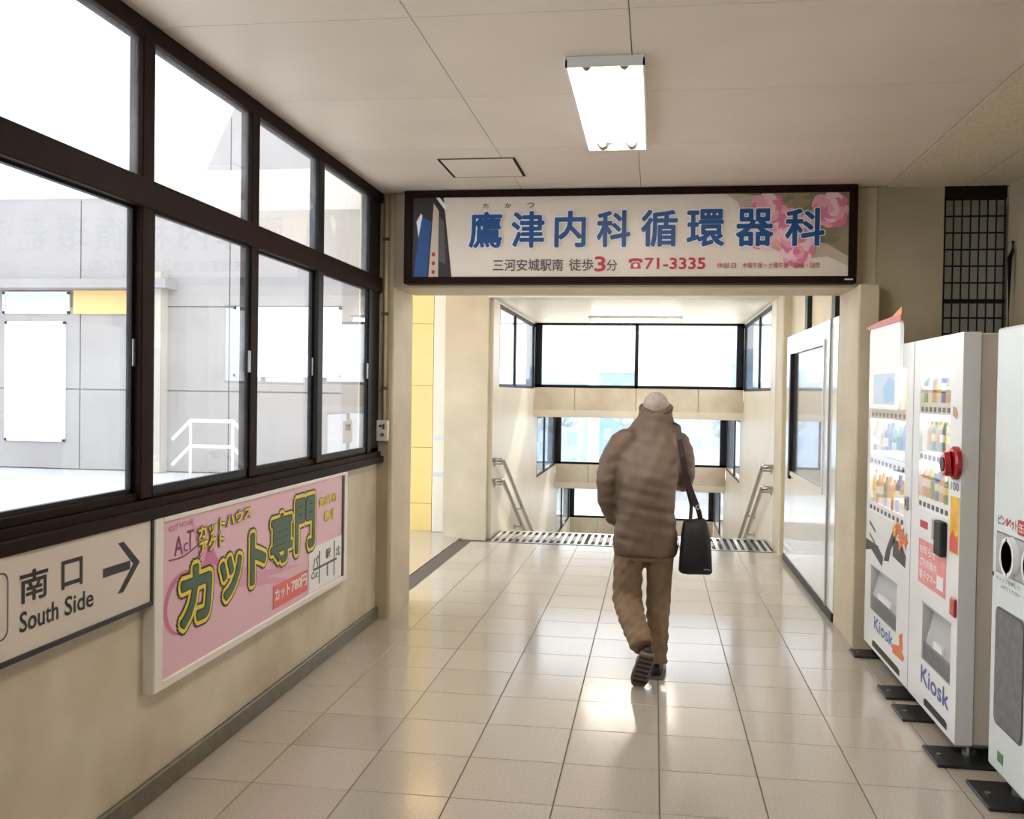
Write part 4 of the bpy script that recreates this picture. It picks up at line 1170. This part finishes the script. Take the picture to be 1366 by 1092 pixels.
# shoes: outline lofted along the foot; one toe-down behind, one flat ahead
def shoe(origin, fwd, upv):
    f = Vector(fwd).normalized(); u = Vector(upv); u = (u - f * u.dot(f)).normalized(); s = f.cross(u)
    O = Vector(origin)
    st = [(-.02, .028, .060), (.0, .034, .085), (.05, .037, .082), (.10, .038, .062), (.15, .044, .050), (.20, .043, .042), (.245, .030, .032), (.262, .012, .020)]
    rl, so_ = [], []
    for t, hw, ht in st:
        c = O + f * t
        rl.append([c + s * (hw * math.cos(a)) * (1.0 if math.sin(a) < 0.3 else 0.8) + u * (0.016 + max(0, math.sin(a)) * (ht - 0.016)) for a in [2 * PI * k / 16 for k in range(16)]])
        so_.append([c + s * (q * (hw + .004)) + u * w_ for q, w_ in ((-1, 0), (1, 0), (1, .024), (-1, .024))])
    sh = MB().rings(rl).build('shoe', 'shoe', pe, smooth=True)
    MB().rings(so_).build('sole', 'shoe_sole', sh)
    tr_ = MB()
    for t in (0.0, .04, .08, .12, .16, .20):
        c = O + f * t
        tr_.rings([[c + s * (q * .034) + u * w_ + f * e for q, w_ in ((-1, -.003), (1, -.003), (1, .001), (-1, .001))] for e in (0, .018)])
    tr_.build('sole_tread', 'shoe', sh)
    st_ = MB()
    for sd in (-1, 1):
        st_.rings([[O + f * t + s * (sd * hw) + u * z for t, z in ((.06, .03), (.12, .03), (.10, .055), (.07, .055))] for hw in (.036, .043)])
    st_.build('side_stripe', 'shoe_white', sh)
shoe((-0.018, 5.03, .195), (-0.045, 0.155, -.195), (0.08, 0.75, 0.62))
shoe((0.034, 5.335, 0.004), (0.05, 1, 0), (0, 0, 1))

# ================================================================== BAG
bg_ = empty('shoulder_bag', (0.23, 5.27, 0.6), 'black soft bag hanging by a strap at the side of the walking person', 'bag')
def bag_ring(z, x0, x1, y0, y1):
    cx, cy, rx, ry = (x0 + x1) / 2, (y0 + y1) / 2, (x1 - x0) / 2, (y1 - y0) / 2
    return [Vector((cx + rx * math.copysign(abs(math.cos(a)) ** .5, math.cos(a)), cy + ry * math.copysign(abs(math.sin(a)) ** .5, math.sin(a)), z)) for a in [2 * PI * k / 28 for k in range(28)]]
bb = MB().rings([bag_ring(.603, .150, .310, 5.20, 5.34), bag_ring(.612, .142, .318, 5.19, 5.35), bag_ring(.70, .146, .314, 5.185, 5.355), bag_ring(.80, .152, .306, 5.20, 5.34), bag_ring(.865, .162, .292, 5.225, 5.315), bag_ring(.885, .176, .280, 5.24, 5.30)])
bbo = bb.build('bag_body', 'bag', bg_, smooth=True)
for v in bbo.data.vertices:
    v.co.z += 0.010 * math.sin((v.co.x) * 60) * max(0, (v.co.z - 0.1)) * 4
    v.co.y += 0.006 * math.sin(v.co.x * 55 + v.co.z * 30)
MB().box(.27, .305, 5.181, 5.187, .630, .636).build('tag', 'mesh_grey', bg_)
def ribbon(pts, w_, t_):
    pts = [Vector(p) for p in pts]
    rl = []
    for i, p in enumerate(pts):
        t = (pts[min(i + 1, len(pts) - 1)] - pts[max(i - 1, 0)]).normalized()
        nrm = Vector((0, -1, 0)); nrm = (nrm - t * nrm.dot(t)).normalized(); s = t.cross(nrm)
        rl.append([p + s * (w_ * a) + nrm * (t_ * b) for a, b in ((-1, -1), (1, -1), (1, 1), (-1, 1))])
    return MB().rings(rl)
ribbon([(.112, 5.43, 1.345), (.118, 5.36, 1.392), (.126, 5.29, 1.375), (.134, 5.225, 1.31), (.150, 5.205, 1.22), (.172, 5.225, 1.11), (.205, 5.235, 1.02), (.232, 5.25, .955)], .016, .003).build('strap', 'strap', bg_)
ribbon([(.232, 5.25, .96), (.245, 5.25, .92), (.255, 5.262, .87)], .013, .004).build('strap_lower', 'bag', bg_)
MB().tube([(.225, 5.245, .955), (.24, 5.245, .965), (.248, 5.245, .95), (.238, 5.245, .94), (.225, 5.245, .955)], .004, 8).build('strap_ring', 'steel', bg_)
ribbon([(.200, 5.275, .87), (.205, 5.30, .96), (.18, 5.44, 1.06), (.14, 5.60, 1.085), (.118, 5.50, 1.24), (.112, 5.43, 1.345)], .010, .003).build('strap_front', 'strap', bg_)
